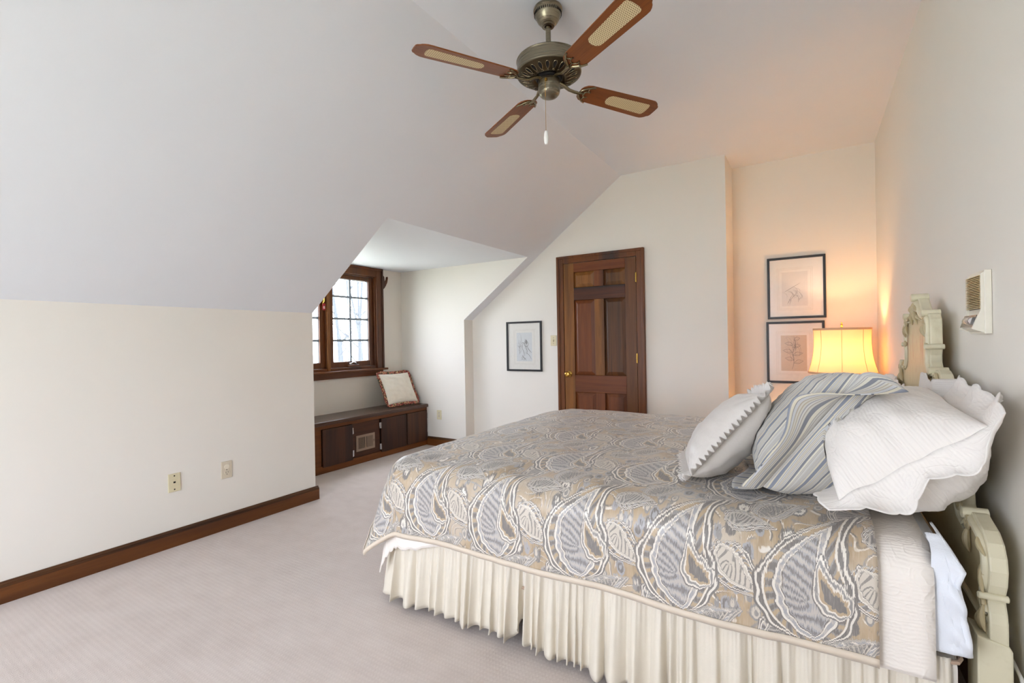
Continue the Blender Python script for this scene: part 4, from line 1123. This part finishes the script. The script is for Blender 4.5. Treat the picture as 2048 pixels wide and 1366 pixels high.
# loose pad folds at the near head corner
G = np.zeros((44, 30, 3))
def edge_x(z):
    return np.interp(z, [0.40, 0.47, 0.55, 0.60, 0.635, 0.67, 0.70, 0.72], [0.340, 0.332, 0.320, 0.312, 0.324, 0.304, 0.286, 0.270])
for i in range(44):
    u = i / 43
    for j in range(30):
        v = j / 29
        z = 0.705 - v * 0.290
        xe = edge_x(z)
        w = sstep(0.0, 0.85, u)
        px = 0.262 + (xe - 0.262) * min(1.0, u / 0.85)
        py = 1.658 - 0.014 * w * math.sin(PI * v) + 0.05 * (1 - sstep(0, .18, v)) + (0.10 * ((u - 0.85) / 0.15) if u > 0.85 else 0)
        wr = 0.008 * math.sin(z * 70 + u * 5 + 3 * fbm(u, v, 0, 3)) * w * sstep(0.1, 0.3, v)
        G[i, j] = (px + 0.004 * fbm(u, v, 3, 6), py + wr + 0.010 * fbm(px, z, 0, 12), z)
a = MB(); a.grid(G)
obj('pad_skirt', a, M_PAD, mt, smooth=True, solid=0.006)

# ------------------------------------------------------------------ draped covers
def drape(al, bl, rect, r, zt, flare=0.03, ffoot=0.0, fcorner=0.0):
    """cloth coordinates (a along X, b along Y) -> draped 3d points"""
    xf, yn, yf = rect
    P_ = np.zeros((len(al), len(bl), 3)); UV = np.zeros((len(al), len(bl), 2))
    for i, a_ in enumerate(al):
        for j, b_ in enumerate(bl):
            ex = max(0.0, xf - a_); ey = max(0.0, yn - b_, b_ - yf)
            sy = -1 if b_ < yn else 1
            e = math.hypot(ex, ey)
            cx_, cy_ = max(a_, xf), min(max(b_, yn), yf)
            z = zt(cx_, cy_)
            if e > 1e-9:
                dx, dy = -ex / e, sy * ey / e
                if e < r * PI / 2: hz, dp = r * math.sin(e / r), r * (1 - math.cos(e / r))
                else:
                    k = e - r * PI / 2; cs = abs(dx) ** 2
                    fl = flare * (1 - cs) + ffoot * cs + fcorner * (2 * abs(dx * dy)) ** 2
                    hz, dp = r + fl * k, r + k * math.sqrt(max(0.2, 1 - min(0.8, fl) ** 2 * 0.6))
                P_[i, j] = (cx_ + dx * hz, cy_ + dy * hz, z - dp)
            else: P_[i, j] = (cx_, cy_, z)
            UV[i, j] = (a_, b_)
    return P_, UV
def normals(P_):
    du = np.gradient(P_, axis=0); dv = np.gradient(P_, axis=1)
    n = np.cross(du, dv); n /= (np.linalg.norm(n, axis=2, keepdims=True) + 1e-12)
    return n
def crown(x, y):
    s_ = (y - 2.63) / 0.95
    f = max(0.0, 1 - abs(s_) ** 3.0)
    g = sstep(-1.95, -1.35, x)
    return 0.688 + (0.034 + 0.016 * (1 - sstep(-1.2, -0.2, x))) * f * (0.25 + 0.75 * g)
al = np.concatenate([np.linspace(-1.965, -1.56, 44), np.linspace(-1.55, 0.145, 128)])
bl = np.concatenate([np.linspace(1.335, 1.80, 60), np.linspace(1.81, 3.44, 70), np.linspace(3.45, 3.92, 24)])
P_, UV = drape(al, bl, (-1.645, 1.725, 3.53), 0.115, crown, 0.02, 0.20, 0.34)
N_ = normals(P_)
if N_[80, 100, 2] < 0: N_ = -N_
for i, a_ in enumerate(al):
    for j, b_ in enumerate(bl):
        side = sstep(1.76, 1.62, b_) if b_ < 2.6 else 0
        foot = sstep(-1.62, -1.80, a_)
        top_w = 1 - max(side, foot)
        w = 0.012 * fbm(a_, b_, 0, 2.6, 3) + 0.004 * fbm(a_, b_, 5, 9, 3)
        w += side * (0.012 * fbm(a_ * 1.0, b_ * 0.35, 2, 6, 3) + 0.010 * math.sin(a_ * 9 + b_ * 3))
        w += foot * 0.014 * fbm(a_ * 0.4, b_, 7, 5, 2)
        # dents near the pillows and soft diagonal creases on the near edge
        w += 0.007 * math.exp(-((b_ - 1.74) / 0.06) ** 2) * math.sin(a_ * 14 + 4 * fbm(a_, b_, 1, 3))
        w -= 0.010 * math.exp(-(((a_ + 0.46) / 0.10) ** 2 + ((b_ - 1.86) / 0.05) ** 2))
        P_[i, j] += N_[i, j] * w
nb_ = len(bl)
a = MB(); a.grid(P_)
duv = obj('duvet', a, M_PAIS, smooth=True, solid=0.010, soff=-1.0, uv=UV.reshape(-1, 2))
# make normals face out
tag(duv, 'paisley satin duvet in tan, grey and ivory spread over the bed', 'duvet')
# flat piping along the hem
hem = [P_[len(al) - 1 - k, 0] for k in range(len(al))] + [P_[0, k] for k in range(1, nb_)]
hn = [N_[len(al) - 1 - k, 0] for k in range(len(al))] + [N_[0, k] for k in range(1, nb_)]
G = np.zeros((len(hem), 5, 3))
for i, (p, n) in enumerate(zip(hem, hn)):
    dn = np.array([0, 0, -1.0])
    for k, (o1, o2) in enumerate(((0.003, -0.006), (0.006, 0.006), (0.002, 0.019), (-0.006, 0.014), (-0.010, 0.0))):
        G[i, k] = p + n * o1 + dn * o2
a = MB(); a.grid(G); obj('piping_band', a, M_BAND, duv, smooth=True, solid=0.003)

# quilted coverlet under it: shows at the head end and as scallops at the foot corner
al2 = np.concatenate([np.linspace(-1.985, -1.58, 60), np.linspace(-1.57, 0.265, 60)])
bl2 = np.concatenate([np.linspace(0.0, 1.0, 34)[:-1] * 0.455 + 1.345, np.linspace(1.80, 3.46, 34), np.linspace(3.47, 3.90, 16)])
crown2 = lambda x, y: 0.676 + 0.0 * x
def cov(al, bl):
    Q = []
    for a_ in al:
        row = []
        for b_ in bl: row.append((a_, b_))
        Q.append(row)
    return Q
P2, UV2 = drape(al2, bl2, (-1.645, 1.735, 3.525), 0.098, crown2, 0.02, 0.10, 0.12)
# scalloped foot edge
for i, a_ in enumerate(al2):
    for j, b_ in enumerate(bl2):
        if a_ < -1.88:
            k = (-1.88 - a_) / 0.105
            P2[i, j, 2] += -0.012 * k * abs(math.sin(b_ * PI / 0.075)) * 1.6
        if b_ < 1.52:
            k = (1.52 - b_) / 0.175 * sstep(-1.38, -1.62, a_)
            P2[i, j] += np.array([-0.012 * k, -0.020 * k, -k * (0.045 + 0.014 * abs(math.sin(a_ * PI / 0.075)))])
        P2[i, j] += 0.003 * fbm(a_, b_, 0, 8, 2) * np.array([0, 0, 1.0])
a = MB(); a.grid(P2)
cv = obj('coverlet', a, M_QUILT, smooth=True, solid=0.006, uv=UV2.reshape(-1, 2))
tag(cv, 'ivory quilted coverlet lying under the paisley duvet near the headboard', 'coverlet')

# ------------------------------------------------------------------ gathered bed skirt
def skirt_path(s):
    """arc length from the head end of the near side round the foot to the far side; returns point, outward normal"""
    L1 = 0.30 + 1.70; r = 0.06; A = r * PI / 2; L2 = 1.83
    if s < L1: return (0.30 - s, 1.668), (0, -1)
    s -= L1
    if s < A:
        q = s / r; return (-1.70 + -r * math.sin(q) * 1.0, 1.668 + r * (1 - math.cos(q))), (-math.sin(q), -math.cos(q))
    s -= A
    if s < L2: return (-1.70 - r, 1.668 + r + s), (-1, 0)
    s -= L2
    return (-1.70 - r + min(s, r), 1.668 + r + L2 + min(s, r)), (-0.7, 0.7)
LT = 2.0 + 0.06 * PI / 2 + 1.83 + 0.06
rp = random.Random(21)
knots = [0.0]
while knots[-1] < LT: knots.append(knots[-1] + rp.choice((rp.uniform(0.022, 0.04), rp.uniform(0.035, 0.085))))
amps = [rp.uniform(0.55, 1.25) for _ in knots]
lows = [rp.uniform(-1, 1) for _ in knots]
ns = 1300; nz_ = 22
G = np.zeros((ns, nz_, 3))
for i in range(ns):
    s = LT * i / (ns - 1)
    k = max(0, next((q for q in range(len(knots)) if knots[q] > s), len(knots) - 1) - 1)
    u = (s - knots[k]) / (knots[k + 1] - knots[k]) if k + 1 < len(knots) else 0
    ug = u ** (1.0 + 0.5 * lows[k]); fold = (0.5 - 0.5 * math.cos(2 * PI * ug)) ** (0.6 + 0.4 * abs(lows[k])) * amps[k]
    fine = 0.5 - 0.5 * math.cos(2 * PI * s / 0.0145 + 5 * fbm(s, 0, 0, 3))
    notch = math.exp(-((s - 1.305) / 0.020) ** 2)
    for j in range(nz_):
        v = j / (nz_ - 1)
        (px, py), (nx, ny) = skirt_path(s + 0.010 * v * lows[k] * math.sin(2 * PI * u))
        off = (0.004 * fine * (1 - v) ** 1.5 + fold * (0.004 + 0.044 * v ** 0.8) * min(1.2, 0.5 + 8 * (knots[min(k + 1, len(knots) - 1)] - knots[k])) + 0.026 * v)
        off += 0.004 * fbm(s * 2, v * 2, 0, 6) - 0.035 * notch * v
        z0 = 0.034 + 0.006 * lows[k] + 0.075 * notch + 0.004 * math.sin(s * 5)
        z = 0.398 + (z0 - 0.398) * v
        G[i, j] = (px + nx * off, py + ny * off, z)
a = MB(); a.grid(G)
sk = obj('bed_skirt', a, M_SKIRT, smooth=True, solid=0.003)
tag(sk, 'cream gathered bed skirt hanging below the duvet to the carpet', 'bed skirt')
# ------------------------------------------------------------------ pillows
def settle(p, xmax=9.0):
    if p[1] > 1.55:
        zb = (crown(p[0], min(max(p[1], 1.725), 3.53)) if p[0] < 0.145 else 0.690) + 0.016
        if p[1] < 1.725: zb -= 0.115 - math.sqrt(max(0.0, 0.115 ** 2 - (1.725 - p[1]) ** 2))
        if p[2] < zb: p[2] = zb - 0.12 * (zb - p[2]) * 0
    d = abs(p[1] - YC)
    if d < 0.97 and p[2] < np.interp(d, [0, .27, .45, .46, .60, .70, .80, .96], [1.42, 1.30, 1.10, 1.00, .94, .85, .75, .70]):
        p[0] = min(p[0], HBX - 0.016 - 0.002)
    return p
from mathutils.bvhtree import BVHTree
def grid_tree(P_):
    m_ = MB(); m_.grid(P_, wrap_u=True)
    tr = BVHTree.FromPolygons(m_.v, m_.f); c = P_.reshape(-1, 3).mean(0)
    loc, nn, i_, d_ = tr.find_nearest(Vector(c))
    return tr, (1 if (Vector(c) - loc).dot(nn) < 0 else -1)
def push_out(P_, tree, gap=0.004):
    tr, sg_ = tree
    for i in range(P_.shape[0]):
        for j in range(P_.shape[1]):
            q = Vector(P_[i, j]); loc, nn, i_, d_ = tr.find_nearest(q)
            if loc is not None and (q - loc).dot(nn * sg_) < gap and d_ < 0.25 and (nn * sg_).x < 0.15:
                P_[i, j] = loc + nn * sg_ * gap
    return P_
def pillow_surface(Pb, eu, ev, W, H, tf, tb, nu=46, nv=46, pinch=0.05, wr=0.010, seed=0, p=0.42, slump=0.0, corner=0.06, bedfn=True, xmax=9.0, fold=None, heavy=0.0, crz=0.006):
    """one closed puffed surface; returns grid wrapped round u, uv, frame"""
    Pb = np.array(Pb, float); eu = np.array(eu, float); ev = np.array(ev, float)
    ev /= np.linalg.norm(ev); eu -= ev * (eu @ ev); eu /= np.linalg.norm(eu)
    n = np.cross(ev, eu)
    if n[0] > 0: n = -n                      # front faces the foot of the bed
    P_ = np.zeros((2 * nu, nv, 3)); UV = np.zeros((2 * nu, nv, 2))
    f = lambda t: max(0.0, 4 * t * (1 - t)) ** p
    def seam(u, v):
        # plan shape: edges drawn in between the corners
        uu = u + pinch * math.sin(PI * v) * (0.5 - u) * 2 * abs(2 * u - 1) ** 2
        vv = v + pinch * math.sin(PI * u) * (0.5 - v) * 2 * abs(2 * v - 1) ** 2
        return uu, vv
    for i in range(2 * nu):
        front = i < nu
        tu = (i / (nu - 1)) if front else 1 - ((i - nu + 0.5) / nu)
        u = 0.5 - 0.5 * math.cos(PI * tu)
        for j in range(nv):
            tv = j / (nv - 1); v = 0.5 - 0.5 * math.cos(PI * tv)
            uu, vv = seam(u, v)
            g = f(u) * f(v)
            e = 1 - max(abs(2 * u - 1), abs(2 * v - 1))
            w = wr * (fbm(u * W, v * H, seed, 9, 3) + 0.6 * fbm(u * W * 0.5, v * H * 2.2, seed + 4, 12, 2)) * min(1, e * 5)
            cr = 0
            for cu, cv_ in ((0, 0), (1, 0), (0, 1), (1, 1)):
                dx, dy = (u - cu) * W, (v - cv_) * H; rr = math.hypot(dx, dy)
                cr += math.exp(-rr / corner) * math.sin(math.atan2(dy, dx) * 14) * crz
            o = (g * tf * (1 + heavy * (0.5 - v)) + (w + cr) * min(1, e * 8)) if front else -(g * tb + (w + cr) * min(1, e * 8))
            sl = -slump * math.sin(PI * vv) * math.sin(PI * uu) ** 0.5 if slump else 0
            if fold: o += fold(uu, vv, front)
            P_[i, j] = Pb + eu * uu * W + ev * vv * H + n * (o + sl)
            UV[i, j] = ((uu if front else 2 - uu) * W, vv * H)
    if bedfn:                                # the pillow flattens where it rests on the bed
        for i in range(2 * nu):
            for j in range(nv): P_[i, j] = settle(P_[i, j], xmax)
    return P_, UV, (Pb, eu, ev, n, seam)
def flange_strip(fr_, W, H, width, beta, wave, scal=0.0, slen=0.06, npts=90, nw=6, seed=0, settle_on=True, fold=None, b0=None):
    """strip sewn round the seam; beta(edge, t) = lift out of plane, width(edge, t)"""
    Pb, eu, ev, n, seam = fr_
    per = []
    for edge, (a, b) in (('near', ((0, 0), (0, 1))), ('top', ((0, 1), (1, 1))), ('far', ((1, 1), (1, 0))), ('bottom', ((1, 0), (0, 0)))):
        for k in range(npts):
            t = k / npts; per.append((edge, t, a[0] + (b[0] - a[0]) * t, a[1] + (b[1] - a[1]) * t))
    m = len(per); G = np.zeros((m, nw, 3)); UV = np.zeros((m, nw, 2)); arc = 0; prev = None
    out = {'near': -eu, 'top': ev, 'far': eu, 'bottom': -ev}; order = ['near', 'top', 'far', 'bottom']
    for i, (edge, t, u, v) in enumerate(per):
        uu, vv = seam(u, v); base = Pb + eu * uu * W + ev * vv * H + (n * fold(uu, vv, True) if fold else 0)
        # blend the outward direction round the corners
        o = out[edge].copy(); k = order.index(edge); c = 0.10
        be, wd = beta(edge, t), width(edge, t)
        if t < c:
            q = 0.5 - 0.5 * t / c; o = o * (1 - q) + out[order[k - 1]] * q; be = be * (1 - q) + beta(order[k - 1], 1.0) * q; wd = wd * (1 - q) + width(order[k - 1], 1.0) * q
        elif t > 1 - c:
            q = 0.5 - 0.5 * (1 - t) / c; o = o * (1 - q) + out[order[(k + 1) % 4]] * q; be = be * (1 - q) + beta(order[(k + 1) % 4], 0.0) * q; wd = wd * (1 - q) + width(order[(k + 1) % 4], 0.0) * q
        if prev is not None: arc += np.linalg.norm(base - prev)
        prev = base
        if scal: wd = wd + scal * (abs(math.sin(PI * arc / slen)) ** 0.7)
        for j in range(nw):
            s = j / (nw - 1)
            bs = (b0(edge, t) if b0 else be * 0.25); bb = bs + (be - bs) * s ** (1.7 if b0 else 0.8)
            G[i, j] = base + (o * math.cos(bb) + n * math.sin(bb)) * wd * s + n * wave(edge, t, arc) * s
            if settle_on: G[i, j] = settle(G[i, j])
            UV[i, j] = (u * W + (arc if edge in ('top', 'bottom') else 0) * 0 - s * wd * (edge == 'near'), v * H + s * wd * (edge == 'top'))
    return G, UV

TREES = []
# ---- near sham: white matelasse with a wide scalloped flange
def sham(name, label, Pb_t, Pt_t, W, eu, tf, tb, fl, seed, mat, wave, beta, width, p=0.56, fold=None):
    Pb_t, Pt_t = np.array(Pb_t), np.array(Pt_t)
    ev = Pt_t - Pb_t; L = np.linalg.norm(ev); ev = ev / L
    eu = np.array(eu, float); eu -= ev * (eu @ ev); eu /= np.linalg.norm(eu)
    base = Pb_t + ev * fl + eu * fl
    P_, UV, fr_ = pillow_surface(base, eu, ev, W, L - 2 * fl, tf, tb, seed=seed, wr=0.020, pinch=0.04, p=p, xmax=HBX - 0.008, fold=fold, heavy=0.8, crz=0.002)
    a = MB(); a.grid(P_, wrap_u=True)
    o = obj(name, a, mat, smooth=True, uv=UV.reshape(-1, 2)); TREES.append(grid_tree(P_))
    tag(o, label, 'pillow', 'quilted white shams against the headboard')
    G, UV = flange_strip(fr_, W, L - 2 * fl, width, beta, wave, 0.010, 0.055, seed=seed, fold=fold, nw=9, b0=lambda e, t: -1.35 * math.sin(PI * min(1, max(0, t))) ** 0.5 if e == 'near' else 0.1)
    a = MB(); a.grid(G, wrap_u=True)
    obj('scalloped_flange', a, mat, o, smooth=True, uv=UV.reshape(-1, 2), solid=0.003, soff=0)
    return o
def wv1(edge, t, s):
    if edge == 'near': return 0.030 * math.sin(t * 13 + 0.6) * sstep(0, .2, t) * 0.8 - 0.012
    if edge == 'top': return 0.022 * math.sin(t * 21) + 0.008
    return 0.014 * math.sin(s * 22)
def be1(edge, t): return {'near': -0.35 - 0.35 * math.sin(PI * t) + 0.5 * sstep(0.60, 0.95, t) + 0.4 * (1 - sstep(0, 0.15, t)), 'top': 0.15, 'far': 0.1, 'bottom': 0.25}[edge]
def wd1(edge, t): return {'near': 0.075, 'top': 0.075, 'far': 0.06, 'bottom': 0.06}[edge]
sham('pillow_sham', 'large white quilted sham with scalloped flange at the near side of the headboard', (0.012, 1.61, 0.735), (0.420, 1.585, 1.050), 0.80, (0.02, 1, 0.01), 0.195, 0.22, 0.06, 3, M_QUILT2, wv1, be1, wd1, 0.50,
     lambda u, v, fr: (0.005 * math.sin(v * 12.5 + 0.4 + u * 3) * math.exp(-u * 4.5) * sstep(0, .12, v) * sstep(1, .88, v)
                       - (0.016 * math.exp(-((v - 0.52 + 0.9 * u - 0.10) / 0.085) ** 2) * math.exp(-((u - 0.16) / 0.16) ** 2) if fr else 0)
                       - (0.012 * math.exp(-((v - 0.22 + 0.7 * u - 0.05) / 0.075) ** 2) * math.exp(-((u - 0.18) / 0.14) ** 2) if fr else 0)))
sham('pillow_sham', 'white quilted sham at the far side of the headboard behind the near one', (0.030, 2.64, 0.745), (0.365, 2.62, 0.985), 0.76, (0.0, 1, 0.0), 0.17, 0.14, 0.055, 8, M_QUILT, lambda e, t, s: 0.018 * math.sin(s * 19), lambda e, t: 0.3 if e == 'top' else 0.1, lambda e, t: 0.06)

# ---- striped pillow
t = NT('striped_cotton'); uvn = t.coords('UV'); u_, v_, _ = t.xyz(uvn)
w_ = t.noise(uvn, 8, 2); x_ = ((u_ + (w_ - 0.5) * 0.004) / 0.104).frac()
ST = [(0.0, 'c9c7c1'), (.045, '9c9da6'), (.055, 'c9c7c1'), (.08, 'a79f96'), (.10, 'cbc8be'), (.125, '92949b'), (.14, 'd0cdc6'), (.16, 'a9a29b'), (.18, 'c9c8c6'), (.20, '4a4f5a'), (.208, 'd3ccb8'), (.28, '7e8493'), (.29, '848a97'), (.40, '96979e'), (.42, 'd3ccb8'), (.47, '4a4f5a'), (.478, 'c3c4c6'), (.53, 'b0a595'), (.55, 'cbc8be'), (.58, 'b3a793'), (.60, 'cbc8be'), (.63, '9b9aa0'), (.65, 'cfcdc8'), (.68, 'a79f96'), (.70, 'cbc8be'), (.74, '7f8189'), (.83, 'd9d4c4'), (.90, 'a5a19d'), (.92, 'c9c7c1'), (.95, 'a9a29b'), (.97, 'c9c7c1')]
n_ = None
t2 = t
n1_ = t.ramp(x_, [(p, hexc(c)) for p, c in ST], 'CONSTANT') if len(ST) <= 32 else None
thr = t.noise(t.mapping(uvn, (700, 90, 1)), 1.0, 2)
t.set(col=t.mix(thr * 0.18, n1_, hexc('8f8f92')), rough=0.7, sheen=0.25, spec=0.2, normal=t.bump(thr, 0.15, 0.001))
M_STRIPE = t.m
ev = np.array([0.245, 0.05, 0.335]); H_ = 0.470
P_, UV, fr_ = pillow_surface((-0.145, 1.80, 0.748), (0.12, 1, 0.0), ev, 0.50, H_, 0.155, 0.215, seed=14, wr=0.020, pinch=0.04, p=0.40)
push_out(P_, TREES[0]); TREES.append(grid_tree(P_))
def stripe_uv(P_, fr_, nfront):
    """stripes woven straight along the pillow's height"""
    q = P_ - fr_[0]; sg_ = np.where(np.arange(P_.shape[0]) < nfront, -0.8, 0.8)[:, None]
    return np.stack([-1.3 * (q @ fr_[3]) + sg_ * (q @ fr_[1]) + 5.0, q @ fr_[2]], axis=2)
UV = stripe_uv(P_, fr_, P_.shape[0] // 2)
a = MB(); a.grid(P_, wrap_u=True)
stp = obj('striped_pillow', a, M_STRIPE, smooth=True, uv=UV.reshape(-1, 2))
tag(stp, 'blue and beige striped pillow leaning on the white sham', 'pillow')
def be2(edge, t): return {'near': 0.55 - 0.75 * sstep(0.62, 0.95, t), 'top': -1.6, 'far': 0.2, 'bottom': 0.62}[edge]
def wd2(edge, t): return {'near': 0.070 + 0.02 * math.sin(PI * t), 'top': 0.13, 'far': 0.05, 'bottom': 0.105}[edge]
G, UV = flange_strip(fr_, 0.52, H_, wd2, be2, lambda e, t, s: ((0.050 * math.exp(-((t - 0.62) / 0.16) ** 2) - 0.05 * sstep(0.74, 0.98, t)) if e == 'near' else 0.018 * math.sin(t * 9 + 1) + (0.06 * math.sin(PI * min(1, t * 2.2)) if e == 'top' else 0)), npts=80, nw=9, seed=14)
push_out(G, TREES[0], 0.006)
UV[..., 0] = 5.0 + UV[..., 0] * 0.8
a = MB(); a.grid(G, wrap_u=True)
obj('flange', a, M_STRIPE, stp, smooth=True, uv=UV.reshape(-1, 2), solid=0.003, soff=0)

# ---- ivory satin pillow with ruffle
ev = np.array([0.290, 0.12, 0.350]); H_ = 0.40
P_, UV, fr_ = pillow_surface((-0.375, 1.815, 0.748), (-0.12, 1, 0.0), ev, 0.42, H_, 0.085, 0.115, seed=22, wr=0.012, pinch=0.03, p=0.42)
push_out(P_, TREES[2])
a = MB(); a.grid(P_, wrap_u=True)
ivp = obj('ruffled_pillow', a, M_SATIN, smooth=True, uv=UV.reshape(-1, 2))
tag(ivp, 'pearl satin throw pillow with gathered ruffle nearest the foot of the bed', 'pillow')
G, UV = flange_strip(fr_, 0.42, H_, lambda e, t: 0.048, lambda e, t: 0.35, lambda e, t, s: 0.009 * math.sin(s * 2 * PI / 0.021) + 0.004 * math.sin(s * 2 * PI / 0.033 + 1), npts=170, nw=6)
a = MB(); a.grid(G, wrap_u=True)
obj('ruffle', a, M_SATIN, ivp, smooth=True, uv=UV.reshape(-1, 2), solid=0.0015, soff=0)

# ---- cushion on the window seat
t = NT('tapestry_fringe'); o_ = t.coords()
cv_ = t.voronoi(o_, 95, 'Color'); r_, g_, b_ = t.xyz(cv_)
t.set(col=t.ramp(r_, [(0, hexc('8f3a38')), (.28, hexc('b5615a')), (.45, hexc('d8b98f')), (.62, hexc('c98a6a')), (.74, hexc('55583c')), (.88, hexc('3b4636'))], 'CONSTANT'), rough=0.9, normal=t.bump(r_, 0.8, 0.006))
M_FRINGE = t.m
ev = np.array([-0.190, 0.012, 0.385]); H_ = 0.385
P_, UV, fr_ = pillow_surface((-4.090, 3.880, 0.540), (0.03, 1, 0.025), ev, 0.455, H_, 0.075, 0.060, seed=31, wr=0.010, pinch=0.03, p=0.45, bedfn=False)
# face the room
n = fr_[3]
if n[0] < 0:
    P_, UV, fr_ = P_, UV, fr_
a = MB(); a.grid(P_, wrap_u=True)
cu = obj('cushion', a, M_CUSH, smooth=True, uv=UV.reshape(-1, 2))
tag(cu, 'cream square cushion with multicoloured fringe propped on the window seat', 'cushion')
G, UV = flange_strip(fr_, 0.455, H_, lambda e, t: 0.036, lambda e, t: 0.0, lambda e, t, s: 0.005 * math.sin(s * 2 * PI / 0.016), npts=120, nw=5, settle_on=False)
a = MB(); a.grid(G, wrap_u=True)
obj('fringe', a, M_FRINGE, cu, smooth=True, uv=UV.reshape(-1, 2), solid=0.010, soff=0)

# ---- pale power cord clipped to the wall behind the headboard
a = MB(); a.tube([(0.455, 1.93, 0.385), (0.458, 1.90, 0.352), (0.460, 1.84, 0.342), (0.460, 1.78, 0.332), (0.460, 1.765, 0.318), (0.460, 1.76, 0.27), (0.460, 1.76, 0.112)], 0.0045, 8)
a.box((0.450, 1.92, 0.370), (0.4725, 1.95, 0.41))
co = obj('power_cord', a, M_WHITE, smooth=True)
tag(co, 'pale cord running down the wall beside the headboard post', 'cord')
